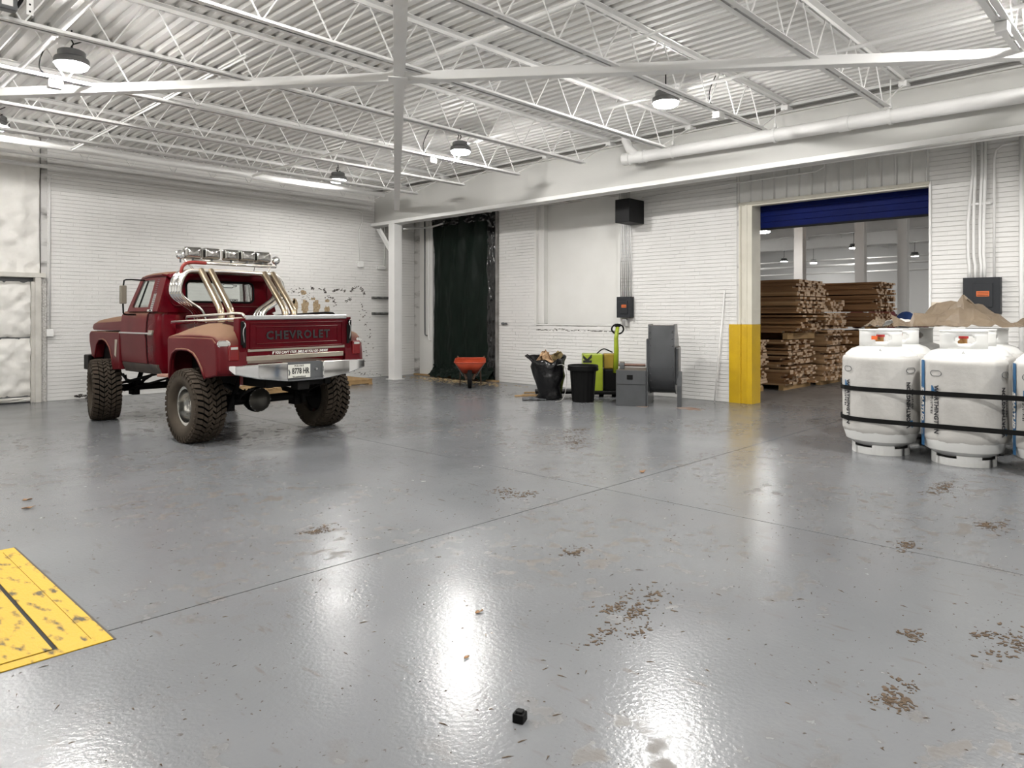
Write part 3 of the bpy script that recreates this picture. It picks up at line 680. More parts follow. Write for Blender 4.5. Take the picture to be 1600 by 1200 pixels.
# --- tailgate with pressed frames and lettering
tg = T(rkm(MB().b2((-.685, -.835, .965), (.685, -.80, 1.44))), 'tailgate', M_RED, bevel=.006)
def frame(x0, x1, z0, z1, wd, dp, name):
    mb = MB()
    for a, b in (((x0, z1 - wd), (x1, z1)), ((x0, z0), (x1, z0 + wd)), ((x0, z0), (x0 + wd, z1)), ((x1 - wd, z0), (x1, z1))): mb.b2((a[0], -.835 - dp, a[1]), (b[0], -.83, b[1]))
    T(rkm(mb), name, M_RED, tg, bevel=.004)
frame(-.635, .635, 1.075, 1.385, .018, .010, 'outer_bead'); frame(-.56, .56, 1.13, 1.335, .012, .006, 'inner_bead')
T(rkm(MB().b2((-.69, -.85, 1.415), (.69, -.79, 1.47))), 'top_cap', M_STEEL, tg, bevel=.012)
T(rkm(MB().b2((-.66, -.842, 1.05), (.66, -.832, 1.08))), 'dusty_ledge', M_ALU, tg); T(rkm(MB().b2((-.68, -.846, .945), (.64, -.83, 1.0))), 'lower_strip', M_ALU, tg, bevel=.003)
def rtext(name, body, size, m, x, z, parent, **k):
    p = rk(x, -.8375, z); o = text(name, body, size, m, parent, (p[0], -.8375 - k.pop('out', 0), p[2]), (R(90), R(-.6), 0), **k); return o
rtext('tailgate_lettering', 'CHEVROLET', .135, M_BTXT, 0, 1.228, tg, out=.003, ext=.004, off=.004, sx=1.0, space=1.22)
rtext('slogan_lettering', "IF YOU CAN'T STOP, SMILE AS YOU GO UNDER!", 0.043, M_WTXT, .02, 1.024, tg, out=.008, shear=.25, off=.0008, sx=.82)
for s in (-1, 1):
    hg = MB(); hg.b2((s * .71, -.87, 1.13), (s * .75, -.835, 1.40)); hg.b2((s * .69, -.86, 1.10), (s * .73, -.84, 1.34)); T(rkm(hg), 'tailgate_latch', M_BLACK, bevel=.008)
    cn = MB(); cn.tube([(s * .735, -.86, 1.40), (s * .70, -.875, 1.36), (s * .74, -.875, 1.30), (s * .72, -.87, 1.16)], .006, 5, smooth=1); T(rkm(cn), 'tailgate_chain', M_STEEL, smooth=True)
    tl = T(rkm(MB().b2((s * .775, -.86, .955), (s * .895, -.78, 1.13))), 'tail_lamp', M_REDL, bevel=.014)
    T(rkm(MB().b2((s * .795, -.866, 1.085), (s * .875, -.855, 1.112))), 'reverse_lens', M_WHL, tl)
    T(rkm(MB().b2((s * .69, -.80, 1.03), (s * .80, -.72, 1.07))), 'lamp_bracket', M_RED)
# --- chrome rear bumper with a recessed plate bay
for s in (1, -1):
    m_ = MB(); x0, x1, x2 = s * .24, s * .62, s * .88
    pr = [(x0, .735, .955), (x1, .785, .955), (x2, .845, .945), (x2 + s * .03, .90, .945)]
    fr_ = [[(x_, -1.0 + (.11 if i == 3 else (.03 if i == 2 else 0)), zl), (x_, -1.0 + (.11 if i == 3 else (.03 if i == 2 else 0)), zh), (x_, -.82, zh), (x_, -.82, zl)] for i, (x_, zl, zh) in enumerate(pr)]
    m_.loft(fr_); bp_ = T(m_, 'rear_bumper', M_CHROME, bevel=.012)
m_ = MB(); m_.b2((-.24, -.935, .74), (.24, -.92, .955)); m_.b2((-.24, -1.0, .735), (.24, -.92, .75)); T(m_, 'plate_recess', M_GREY, bp_)
lp_ = T(MB().b2((-.225, -.955, .765), (.085, -.948, .925)), 'licence_plate', mat('plate_white', (.70, .70, .64), .45), bp_, bevel=.003)
text('plate_number', '8778 HR', .098, M_BTXT, bp_, (-.05, -.957, .845), (R(90), 0, 0), off=.0015, sx=.66)
text('plate_state', 'MAINE', .032, M_BTXT, bp_, (-.07, -.957, .908), (R(90), 0, 0), space=1.5); text('plate_motto', 'Vacationland', .028, M_BTXT, bp_, (-.07, -.957, .780), (R(90), 0, 0), space=1.2)
m_ = MB(); m_.tube([(-.205, -.9565, .80), (-.195, -.9565, .835), (-.21, -.9565, .87)], .008, 5); T(m_, 'plate_emblem', M_GREY, bp_)
T(MB().cyl((.17, -.965, .86), (.17, -.93, .86), .014, seg=10), 'plate_bolt', M_STEEL, bp_)

# --- roll bars and light bar (chrome), behind the cab
for i, y in enumerate((.98, .90, .82, .74)):
    pth = [(-.40, y, 1.30), (-.42, y, 1.56), (-.62, y, 1.68), (-.745, y, 1.78), (-.725, y, 1.95), (-.66, y, 2.06), (-.56, y, 2.095), (.56, y, 2.095), (.66, y, 2.06), (.725, y, 1.95), (.745, y, 1.78), (.62, y, 1.68), (.42, y, 1.56), (.40, y, 1.30)]
    T(MB().tube(pth, .030, 10, smooth=2), 'roll_bar', M_DCHROME if i in (1, 3) else M_CHROME, smooth=True)
for x in (-.46, -.33, .44, .57):
    T(MB().tube([(x, .74, 2.10), (x, .70, 2.06), (x, .24, 1.62), (x, .18, 1.54), (x, .17, .93)], .043, 12, smooth=2), 'roll_bar_kicker', mat('dust_coated_chrome', (.50, .42, .31), .28, .9, col2=(.36, .28, .19), nscale=4), smooth=True)
lb = MB(); lb.tube([(-.62, .84, 2.205), (.68, .84, 2.205)], .022, 8); lb.tube([(-.60, .92, 2.245), (.66, .92, 2.245)], .018, 8)
for s in (-1, 1): lb.tube([(s * .52, .80, 2.10), (s * .60, .84, 2.205), (s * .60, .92, 2.245)], .014, 7)
T(lb, 'light_bar', M_DCHROME, smooth=True)
m_ = MB(); m_.tube([(-.36, .80, 2.20), (-.58, .80, 2.205), (-.67, .80, 2.16), (-.68, .82, 2.06)], .022, 8, smooth=2); T(m_, 'red_cable_sleeve', mat('red_sleeve', (.22, .02, .015), .5), smooth=True)
lm = MB(); pr_ = rrect(-.115, .115, -.075, .075, .028); lm.loft([[(x_ * k, yy, z_ * k) for x_, z_ in pr_] for yy, k in ((-.06, .55), (-.05, .80), (-.02, .97), (.03, 1.0), (.05, .98))]); lmm = lm.mesh('roof_spotlight'); lmm.materials.append(mat('smoked_chrome', (.50, .49, .47), .12, 1.0, col2=(.30, .29, .28), nscale=14))
for p in lmm.polygons: p.use_smooth = True
lmm.set_sharp_from_angle(angle=R(40))
ft = MB(); ft.cyl((0, 0, -.13), (0, 0, -.07), .014, seg=8); ft.box((0, 0, -.125), (.05, .03, .012)); ftm = ft.mesh('bracket'); ftm.materials.append(M_GREY)
for x, rz in ((-.49, -9), (-.235, 2), (.04, 5), (.275, -4), (.51, -6)):
    o = link('roof_spotlight', lmm, None, TR, loc=(x, .90, 2.338), rot=(0, 0, R(rz))); link('bracket', ftm, None, o)
for x in (-.645, .73):
    sp = T(MB().lathe([(.01, -.04), (.05, -.03), (.062, 0), (.058, .02)], (x, .92, 2.305), 16, 'y'), 'round_spotlight', M_CHROME, smooth=50); T(MB().cyl((x, .92, 2.20), (x, .92, 2.26), .012, seg=8), 'bracket', M_GREY, sp)

# --- wheels: tyre, raised tread blocks, alloy rim (axis along x, outer side towards -x)
RT, WT = .445, .36
def wheel_parts():
    h_ = WT / 2
    tp = [(.235, -h_ * .80), (.27, -h_ * .98), (.33, -h_ * 1.02), (.385, -h_ * .98), (.415, -h_ * .90), (.422, -h_ * .6), (.425, 0), (.422, h_ * .6), (.415, h_ * .90), (.385, h_ * .98), (.33, h_ * 1.02), (.27, h_ * .98), (.235, h_ * .80), (.225, 0)]
    tb = MB(); tb.lathe(tp, seg=56, axis='x', cap=False); n0 = 14
    for j in range(56):     # close the bead ring
        a = j; b = (j + 1) % 56; tb.f.append((13 * 56 + a, 13 * 56 + b, 0 * 56 + b, 0 * 56 + a))
    tire = tb.mesh('tyre_carcass'); tire.materials.append(M_TIRES)
    tire.materials.append(M_TREADG)
    for p in tire.polygons:
        p.use_smooth = True
        if math.hypot(p.center[1], p.center[2]) > .405: p.material_index = 1
    tr = MB(); N = 38
    def blk(u0, u1, a0, a1, sk, r0=.414, r1=RT):
        def P(u, a, r): return (u * h_, r * math.cos(a), r * math.sin(a))
        drop = lambda u: .020 * max(0, abs(u) - .72) / .28
        c = [(u0, a0), (u1, a0 + sk), (u1, a1 + sk), (u0, a1)]
        vs = [P(u, a, r0 - .01) for u, a in c] + [P(u, a, r1 - drop(u)) for u, a in c]
        tr.add(vs, [(4, 5, 6, 7), (0, 1, 5, 4), (1, 2, 6, 5), (2, 3, 7, 6), (3, 0, 4, 7)])
    for k in range(N):
        a = 2 * math.pi * k / N; w_ = 2 * math.pi / N
        for s in (-1, 1):
            blk(s * .98, s * .60, a + (.5 * w_ if s > 0 else 0), a + w_ * .66 + (.5 * w_ if s > 0 else 0), .30 * w_)       # shoulder lug
            blk(s * .55, s * .27, a + .42 * w_ + (.5 * w_ if s > 0 else 0), a + w_ * 1.05 + (.5 * w_ if s > 0 else 0), .55 * w_)
            blk(s * .22, s * .0, a + .95 * w_ + (.5 * w_ if s > 0 else 0), a + w_ * 1.6 + (.5 * w_ if s > 0 else 0), -.5 * w_)
            blk(s * 1.035, s * .96, a + .1 * w_ + (.5 * w_ if s > 0 else 0), a + .55 * w_ + (.5 * w_ if s > 0 else 0), 0, .37, .418)
    tread = tr.mesh('tread'); tread.materials.append(M_TIRE)
    rm = MB(); rm.lathe([(.236, -h_ * .80), (.244, -h_ * .84), (.240, -h_ * .70), (.200, -h_ * .66), (.192, h_ * .15), (.10, h_ * .20), (.06, -.0), (.055, -.06), (.004, -.065)], seg=40, axis='x', cap=False)
    rm.lathe([(.236, h_ * .80), (.20, h_ * .66), (.192, h_ * .15)], seg=40, axis='x', cap=False)
    rim = rm.mesh('rim'); rim.materials.append(M_ALLOY)
    for p in rim.polygons: p.use_smooth = True
    rim.set_sharp_from_angle(angle=R(35))
    bk = MB(); bk.cyl((h_ * .2, 0, 0), (h_ * .6, 0, 0), .19, seg=28); drum = bk.mesh('brake_drum'); drum.materials.append(M_UNDER)
    return tire, tread, rim, drum
W_T, W_D, W_R, W_B = wheel_parts()
bolt = MB(); bolt.cyl((-.012, 0, 0), (.01, 0, 0), .011, seg=6); W_N = bolt.mesh('lug_nut'); W_N.materials.append(M_STEEL)
for x, y, flip, st in ((-.875, 0, 0, 0), (.875, 0, 1, 0), (-.885, 2.86, 0, -13), (.885, 2.86, 1, -13)):
    o = link('wheel_tyre', W_T, None, TR, loc=(x, y, RT - .008), rot=(random.random() * 6 if not flip else 0, 0, R(180 * flip + st)))
    link('tread', W_D, None, o); rr_ = link('rim', W_R, None, o); link('brake_drum', W_B, None, o)
    for k in range(8): link('lug_nut', W_N, None, o, loc=(.028, .085 * math.cos(k * math.pi / 4), .085 * math.sin(k * math.pi / 4)))
# --- chassis
for s in (-1, 1):
    T(MB().b2((s * .36, -.86, .66), (s * .43, 3.3, .78)), 'frame_rail', M_UNDER)
    for yc in (0, 2.86):
        ls = MB()
        for k in range(4): ls.tube([(s * .47, yc - .62 + .1 * k, .62 - .012 * k + .02), (s * .47, yc - .3, .54 - .014 * k), (s * .47, yc, .52 - .014 * k), (s * .47, yc + .3, .54 - .014 * k), (s * .47, yc + .62 - .1 * k, .62 - .012 * k + .02)], .014, 6)
        T(ls, 'leaf_spring', M_UNDER, smooth=True)
        T(MB().cyl((s * .52, yc - .12, .36), (s * .40, yc - .24, .86), .032, seg=10), 'shock_absorber', M_UNDER, smooth=40)
        ub = MB(); ub.b2((s * .42, yc - .08, .33), (s * .52, yc + .08, .50)); T(ub, 'axle_clamp', M_UNDER)
for yc, dx in ((0, -.10), (2.86, .15)):
    T(MB().cyl((-.75, yc, .44), (.75, yc, .44), .052, seg=14), 'axle_tube', M_UNDER, smooth=40)
    df = T(MB().lathe([(.06, .20), (.12, .12), (.155, .02), (.16, -.06), (.15, -.10)], (dx, yc, .44), 20, 'y'), 'differential', M_UNDER, smooth=40)
    dc = MB().lathe([(.150, -.10), (.148, -.115), (.12, -.13), (.09, -.17), (.03, -.185), (.004, -.186)], (dx, yc, .44), 20, 'y'); T(dc, 'diff_cover', mat('diff_steel', (.10, .095, .085), .4, .7), df, smooth=40)
    for k in range(12):
        a = k * math.pi / 6; T(MB().cyl((dx + .137 * math.cos(a), yc - .118, .44 + .137 * math.sin(a)), (dx + .137 * math.cos(a), yc - .10, .44 + .137 * math.sin(a)), .011, seg=6), 'cover_bolt', M_STEEL, df)
T(MB().cyl((-.10, .15, .46), (.0, 1.5, .66), .04, seg=10), 'drive_shaft', M_UNDER, smooth=40); T(MB().b2((-.22, 1.35, .52), (.22, 2.3, .92)), 'transfer_case', M_UNDER, bevel=.04)
T(MB().cyl((.15, 2.7, .46), (.12, 1.9, .60), .035, seg=10), 'front_shaft', M_UNDER, smooth=40); T(MB().b2((-.44, -.82, .66), (.44, -.74, .78)), 'cross_member', M_UNDER); T(MB().b2((-.09, -.96, .62), (.07, -.80, .72)), 'hitch', M_UNDER, bevel=.01)
m_ = MB(); m_.tube([(-.80, 2.75, .50), (-.55, 2.3, .62), (-.42, 2.0, .70)], .02, 7); m_.tube([(-.62, 2.84, .40), (-.30, 2.1, .60)], .016, 6); T(m_, 'radius_arm', M_UNDER, smooth=True)
T(MB().b2((-.55, .5, .60), (-.2, 1.2, .86)), 'fuel_tank', M_UNDER, bevel=.03); T(MB().tube([(.30, 2.2, .60), (.34, .6, .62), (.34, .15, .78), (.38, -.5, .70)], .035, 8, smooth=1), 'exhaust_pipe', M_UNDER, smooth=True)
m_ = MB(); m_.b2((-.635, -.62, .70), (-.60, -.60, .80)); T(m_, 'mud_tab', M_REDL)
# ------------------------------------------------------------------ things along the left wall
def wall_conduit(pts, r, lab, m=M_STEELW, sm=0): return tag(MB().tube(pts, r, 8, smooth=sm).build('wall_conduit', m, smooth=True), lab, 'conduit')
yl = YL - .03
wall_conduit([(3.52, yl, 1.25), (3.52, yl, 3.93), (3.56, yl, 4.0), (6, yl, 4.02), (9.92, yl, 4.04), (10.06, yl, 3.98), (10.06, yl, 3.80), (9.96, yl, 3.55), (10.0, yl, 2.80)], .014, 'thin conduit looping over the left brick wall')
jb = MB(); jb.b2((9.93, YL - .08, 2.68), (10.07, YL - .004, 2.82)); tag(jb.build('junction_box', M_STEELW, bevel=.008), 'white junction box at the end of the conduit on the left wall', 'box')
jb = MB(); jb.b2((3.46, YL - .09, 1.14), (3.57, YL - .004, 1.27)); tag(jb.build('junction_box', M_STEELW, bevel=.008), 'white switch box beside the foamed door', 'box')
wall_conduit([(10.72, yl, 4.0), (10.72, yl, 2.75)], .011, 'short thin conduit on the left wall behind the corner column')
jb = MB(); jb.b2((10.50, YL - .07, 2.66), (10.72, YL - .004, 2.73)); tag(jb.build('junction_box', M_STEELW, bevel=.006), 'flat white box on the wall beside the corner column', 'box')
for k, z in enumerate((1.95, 1.565)):
    s_ = MB(); s_.b2((10.35, YL - .10, z), (11.1, YL - .004, z + .03)); s_.b2((10.35, YL - .03, z - .03), (11.1, YL - .004, z + .03))
    tag(s_.build('wall_ledge', mat('dark_steel_ledge', (.07, .07, .068), .6, col2=(.3, .3, .29), nscale=12), bevel=.003), ['upper dark steel ledge on the wall beside the corner column', 'lower dark steel ledge on the wall beside the corner column'][k], 'ledge')
M_PINE = mat('pale_pine', (.46, .30, .14), .75, col2=(.34, .21, .09), nscale=4, stretch=(1, 14, 14), bump=.1)
def pallet(x, y, rz, lab):
    t = empty('wooden_pallet', (x, y, 0), R(rz)); tag(t, lab, 'pallet')
    for i in range(3): MB().b2((-.6, -.5 + i * .48, .022), (.6, -.46 + i * .48, .10)).build('stringer', M_PINE, t)
    for i in range(7): MB().b2((-.6 + i * .183, -.52, .10), (-.5 + i * .183, .52, .12)).build('deck_board', M_PINE, t)
    for i in range(3): MB().b2((-.6 + i * .55, -.52, 0), (-.5 + i * .55, .52, .022)).build('bottom_board', M_PINE, t)
pallet(8.75, 13.75, 0, 'low pine pallet against the left wall behind the truck'); pallet(6.5, 13.3, 4, 'pine pallet seen beneath the truck bed')

# ------------------------------------------------------------------ tarped opening
M_TARP = mat('dark_green_tarp', (.0030, .0100, .0062), .5, col2=(.002, .006, .0035), nscale=3, bump=.12, bscale=14, spec=.18)
M_TARPB = mat('black_tarp_edge', (.006, .006, .0065), .2, spec=.6, bump=.6, bscale=12)
def tarp_pt(i, j):
    y = TY1 - .02 - i * (TY1 - TY0 - .10); z = .03 + j * 3.87
    f = .03 * math.sin(i * 26 + 2.2 * math.sin(j * 4)) * (.3 + j) + .05 * mnoise.noise(Vector((i * 7, j * 5, 1.3))) + .02 * mnoise.noise(Vector((i * 22, j * 13, 4))) - .10 * math.exp(-j * 16) * math.sin(i * 9)
    return (XR + .02 + f * .8 - .05 * math.sin(math.pi * i), y, z)
tp_ = MB().grid(tarp_pt, 70, 90); tarp = tag(tp_.build('green_tarp', M_TARP, smooth=True, fix=False), 'dark green tarp hung over the tall opening behind the wheelbarrow', 'tarp')
def edge_pt(i, j):
    y = TY0 + .08 + i * .26; z = .02 + j * 3.86
    return (XR - .035 + .03 * mnoise.noise(Vector((i * 5, j * 18, 9))) + .02 * mnoise.noise(Vector((i * 9, j * 40, 2))), y + .05 * mnoise.noise(Vector((j * 8, 3, i))), z)
MB().grid(edge_pt, 12, 90).build('folded_edge', M_TARPB, tarp, smooth=True, fix=False)
MB().grid(lambda i, j: (XR - .04 + .05 * mnoise.noise(Vector((i * 26, j * 6, 5))), TY1 - i * (TY1 - TY0), 3.72 + j * .19 + .03 * mnoise.noise(Vector((i * 14, 2, j)))), 70, 8).build('bunched_top', M_TARPB, tarp, smooth=True, fix=False)
MB().grid(lambda i, j: (XR - .05 - .25 * (1 - j) ** 2 + .08 * mnoise.noise(Vector((i * 18, j * 6, 8))), TY1 - .1 - i * 2.1, .015 + j * .30 + .10 * (1 - j) * abs(mnoise.noise(Vector((i * 11, 5, j))))), 60, 10).build('trailing_hem', M_TARP, tarp, smooth=True, fix=False)
tag(MB().b2((XR - .06, TY0 - .01, 0), (XR + .06, TY0 + .055, 3.9)).build('trim_1', mat('weathered_grey_post', (.16, .15, .14), .7, col2=(.32, .31, .30), nscale=6), bevel=.004), kind='structure')
tag(MB().b2((XR - .10, TY0 - .02, 0), (XR + .0, TY1 + .65, .035)).build('threshold_board', M_PINE, bevel=.003), 'pale timber sill board on the floor below the tarp', 'board')
m_ = MB(); m_.box((XR - .05, 11.40, 1.33), (.03, .17, .04)); m_.box((XR - .02, 11.47, 1.33), (.05, .03, .06)); tag(m_.build('door_bolt', M_GREY, bevel=.004), 'small dark steel bolt on the wall right of the tarp', 'bolt')
for k, (y, zb) in enumerate(((14.22, 1.02), (14.07, .90))):
    wall_conduit([(XR - .045, y, 3.9), (XR - .045, y, zb + .06), (XR - .045, y - .02, zb), (XR - .045, y - .09, zb - .01)], .016, ['dark conduit on the strip left of the tarp', 'white conduit on the strip left of the tarp'][k], M_GREY if k == 0 else M_STEELW, 1)
wall_conduit([(10.6, 13.75, 3.58), (11.1, 13.9, 3.66), (11.6, 14.0, 3.72), (11.62, 13.5, 3.78)], .022, 'conduit bending from the corner column to the tarped opening', M_STEELW, 1)

# ------------------------------------------------------------------ wheelbarrow
wb = empty('wheelbarrow', (10.22, 11.02, 0), R(46)); tag(wb, 'wheelbarrow with an orange-red tray parked before the green tarp', 'wheelbarrow')
M_ORG = mat('orange_tray', (.50, .065, .022), .45, col2=(.36, .045, .018), nscale=5)
def wsec(z, x0, x1, wy, r): return [(x, y, z + .05 * (x - x0)) for x, y in rrect(x0, x1, -wy, wy, r)]
m_ = MB(); m_.loft([wsec(.30, .14, .66, .15, .05), wsec(.42, .05, .80, .25, .07), wsec(.53, -.02, .92, .325, .09)], cap=False); m_.add(wsec(.30, .14, .66, .15, .05), [tuple(range(20))])
m_.build('tray', M_ORG, wb, smooth=45, solid=.008)
MB().tube([Vector(p) + Vector((0, 0, 0)) for p in wsec(.53, -.02, .92, .325, .09)], .012, 6, closed=True).build('tray_rim', M_ORG, wb, smooth=True)
MB().lathe([(.07, -.045), (.15, -.05), (.185, -.035), (.19, 0), (.185, .035), (.15, .05), (.07, .045)], (0.02, 0, .19), 24, 'y').build('wheel', M_RUB, wb, smooth=40)
M_HNDL = mat('dark_wood_handle', (.09, .05, .03), .7)
for s in (-1, 1):
    MB().bar((-.05, s * .07, .20), (1.35, s * .30, .58), .035, .04).build('handle', M_HNDL, wb)
    MB().tube([(.55, s * .20, .40), (.62, s * .23, .02), (.80, s * .23, .0), (.78, s * .22, .42)], .014, 6, smooth=1).build('leg', M_HNDL, wb, smooth=True)
    MB().bar((.05, s * .30, .50), (.12, s * .14, .24), .03, .006).build('tray_brace', M_GREY, wb)
# ------------------------------------------------------------------ rubbish bag and bin
bg = empty('rubbish_bag', (9.87, 8.53, 0), R(43.8)); tag(bg, 'open black plastic rubbish bag stuffed with torn cardboard', 'bag')
M_BAG = mat('black_bag_plastic', (.0035, .0035, .004), .22, bump=.8, bscale=9, spec=.4)
rings = []
for z, rr, cx, cy in ((.0, .16, 0, .02), (.03, .22, 0, .0), (.10, .20, 0, -.02), (.25, .23, 0, 0), (.42, .27, .0, .02), (.58, .30, 0, .03), (.68, .31, 0, .02), (.77, .31, .0, 0), (.80, .27, 0, 0), (.72, .24, 0, 0), (.60, .2, 0, 0)):
    ring = []
    for j in range(40):
        a = 2 * math.pi * j / 40; k = 1 + .24 * mnoise.noise(Vector((math.cos(a) * 1.7, math.sin(a) * 1.7, z * 6))) + .10 * mnoise.noise(Vector((math.cos(a) * 7, math.sin(a) * 7, z * 14)))
        zz = z - (.10 * max(0, -math.cos(a)) + .05 * mnoise.noise(Vector((a * 2, 1, 2))) if z > .55 else 0)
        ring.append((cx + rr * k * math.cos(a), cy + rr * k * math.sin(a) + (.12 * max(0, math.sin(a)) ** 6 if .7 < z else 0), zz))
    rings.append(ring)
MB().loft(rings).build('sack', M_BAG, bg, smooth=True)
MB().grid(lambda i, j: (.05 - .3 * i + .03 * mnoise.noise(Vector((i * 5, j * 5, 0))), .05 + .42 * j + .02, .012 + .05 * abs(mnoise.noise(Vector((i * 4, j * 5, 3))))), 14, 14).build('trailing_plastic', mat('grey_plastic', (.06, .065, .07), .3), bg, smooth=True, solid=.004)
M_CARD = mat('brown_cardboard', (.50, .33, .19), .8, col2=(.42, .26, .14), nscale=3); M_CARD2 = mat('dusty_board', (.34, .26, .12), .85, col2=(.22, .17, .08), nscale=20)
for (p, d, rt, m) in (((-.06, .12, .76), (.02, .20, .26), (20, -25, 10), M_CARD), ((-.12, .03, .72), (.015, .18, .28), (-25, -15, -20), M_CARD), ((-.02, -.13, .77), (.03, .22, .22), (35, -20, 12), M_CARD2), ((.05, .04, .70), (.012, .22, .2), (5, -30, 40), M_CARD)):
    o = MB().grid(lambda i, j: (.04 * mnoise.noise(Vector((i * 3 + p[0] * 50, j * 3, 1))) + .03 * math.sin(i * 5), (i - .5) * d[1] * (1 - .3 * j), (j - .5) * d[2] + .03 * mnoise.noise(Vector((i * 4, p[1] * 30, 2)))), 8, 8).build('cardboard_scrap', m, bg, loc=p, rot=[R(q) for q in rt], solid=.006)
wire = MB(); wire.tube([(-.18, -.10, .62), (-.32, -.26, .66), (-.34, -.30, .40), (-.36, -.26, .12), (-.44, -.20, .02), (-.5, -.08, .012)], .006, 5, smooth=2); wire.build('loose_cord', mat('grey_cord', (.35, .34, .32), .6), bg, smooth=True)
cn = empty('rubbish_bin', (10.0, 7.86, 0), R(43.8)); tag(cn, 'round black ribbed plastic bin between the bag and the green pallet jack', 'bin')
rings = []
for z, rr in ((0, .185), (.02, .19), (.54, .225), (.55, .235)):
    rings.append([(rr * (1 + (.022 if (j // 2) % 2 else 0) * (z > .01)) * math.cos(2 * math.pi * j / 72), rr * (1 + (.022 if (j // 2) % 2 else 0) * (z > .01)) * math.sin(2 * math.pi * j / 72), z) for j in range(72)])
MB().loft(rings).build('body', M_BLACK, cn)
MB().lathe([(.235, .545), (.265, .55), (.272, .57), (.262, .60), (.268, .625), (.255, .645), (.235, .64), (.225, .60)], seg=40, cap=False).build('rim', M_BLACK, cn, smooth=40, solid=.006)
MB().lathe([(.23, .60), (.16, .602), (.004, .60)], seg=32).build('contents', mat('grey_bag', (.08, .09, .10), .3, bump=.6, bscale=10), cn, smooth=True)
for k, (p, q) in enumerate((((9.75, 9.28, .012), (10.20, 8.93, .012)), ((9.98, 9.30, .012), (10.28, 8.85, .016)), ((10.30, 9.55, .012), (10.70, 9.2, .012)))):
    m_ = MB(); m_.bar(p, q, .05, .022); tag(m_.build('scrap_lath', M_PINE), ['dark-ended scrap lath lying left of the rubbish bag', 'short scrap lath lying behind the first by the bag', 'scrap lath nearest the wall behind the rubbish bag'][k], 'board')
# ------------------------------------------------------------------ lime green electric pallet jack
M_LIME = mat('lime_paint', (.33, .42, .02), .4, col2=(.26, .32, .02), nscale=5)
pj = empty('pallet_jack', (10.86, 8.08, 0), R(43.8)); tag(pj, 'lime green electric pallet jack standing by the wall behind the bin', 'pallet jack')
MB().b2((-.10, .0, .10), (.28, .36, .80)).build('battery_case', M_LIME, pj, bevel=.02)
MB().b2((-.06, -.30, .10), (.24, -.03, .52)).build('motor_cover', M_BLACK, pj, bevel=.03); MB().b2((-.02, -.30, .52), (.2, -.03, .80)).build('yellow_bracket', mat('ochre', (.30, .20, .02), .5), pj, bevel=.02)
MB().b2((-.16, -.28, .05), (.30, .34, .12)).build('skirt', M_BLACK, pj, bevel=.02)
for y in (-.22, .02, .26): MB().cyl((0, y - .04, .075), (0, y + .04, .075), .075, seg=18).build('wheel', M_RUB, pj, smooth=40)
for x in (-.02, .2): MB().b2((x - .08, .34, .06), (x + .08, 1.25, .11)).build('fork', M_BLACK, pj)
MB().tube([(-.06, -.24, .45), (-.08, -.25, .85), (-.12, -.24, 1.10), (-.10, -.27, 1.30)], [.05, .045, .04, .035], 8).build('tiller', M_LIME, pj, smooth=True)
th = MB(); th.tube([(-.10, -.27 + .11 * math.cos(a), 1.26 + .09 * math.sin(a)) for a in [k * math.pi / 8 for k in range(16)]], .016, 6, closed=True); th.box((-.10, -.27, 1.33), (.06, .10, .06)); th.build('handle_loop', M_BLACK, pj, smooth=40)
text('case_lettering', 'K', .20, M_BTXT, pj, (-.104, .28, .70), (R(90), R(-90), R(-90)), off=.012)
m_ = MB(); m_.tube([(.02, .1, .80), (.06, -.02, .90), (.05, -.12, .86), (.1, -.2, .82)], .012, 6, smooth=2); m_.build('cable', M_RUB, pj, smooth=True)
# ------------------------------------------------------------------ grey centrifugal blower
M_BLOW = mat('grey_blower_paint', (.075, .078, .082), .3, spec=.35, col2=(.058, .061, .064), nscale=4, dust=((.13, .10, .075), .45, .8))
bl = empty('centrifugal_blower', (10.81, 6.72, 0), R(27)); tag(bl, 'tall grey centrifugal blower with a riveted drum housing by the doorway', 'blower')
cz, rr = .74, .56
scroll = [(-.52, 1.345), (.10, 1.345), (.22, 1.2)] + [(rr * math.cos(a), cz + rr * math.sin(a)) for a in [R(40 - k * 11) for k in range(0, 21)]] + [(-.558, .95), (-.548, 1.10)]
MB().prism(scroll, -.20, .20, 'y').build('drum', M_BLOW, bl, smooth=30)
for y in (-.207, .207):
    big = [(p[0] * 1.035, cz + (p[1] - cz) * 1.03) for p in scroll]
    MB().prism(big, y - .008, y + .008, 'y').build('rim_flange', M_BLOW, bl)
rv = MB(); rv.lathe([(.012, 0), (.009, .006), (.002, .008)], seg=8); rvm = rv.mesh('rivet'); rvm.materials.append(M_BLOW)
for y in (-.18, .18):
    for k in range(9):
        z = .30 + k * .118
        x = -math.sqrt(max(rr * rr - (z - cz) ** 2, .0)) if z < .93 else -.555
        link('rivet', rvm, None, bl, loc=(x - .001, y, z), rot=(0, R(-90), 0))
MB().b2((-.60, .218, 0), (.4, .24, 1.12)).build('bearing_plate', M_BLOW, bl)
cab_ = MB().b2((-.62, .245, 0), (.10, .74, .60)).build('motor_cabinet', M_BLOW, bl, bevel=.008)
MB().b2((-.626, .46, .44), (-.612, .56, .52)).build('cabinet_handle', M_BLACK, cab_, bevel=.01); MB().b2((-.624, .255, .36), (-.618, .73, .365)).build('panel_seam', M_BLACK, cab_)
MB().cyl((-.45, .27, .675), (-.45, .72, .675), .026, seg=12).build('shaft', mat('rusty_shaft', (.16, .10, .08), .5, .6), bl, smooth=40)
pb_ = MB(); pb_.box((-.45, .66, .64), (.12, .07, .07)); pb_.lathe([(.05, .62), (.05, .70)], (-.45, 0, .675), 14, 'y'); pb_.build('pillow_block', M_BLOW, bl, smooth=40)
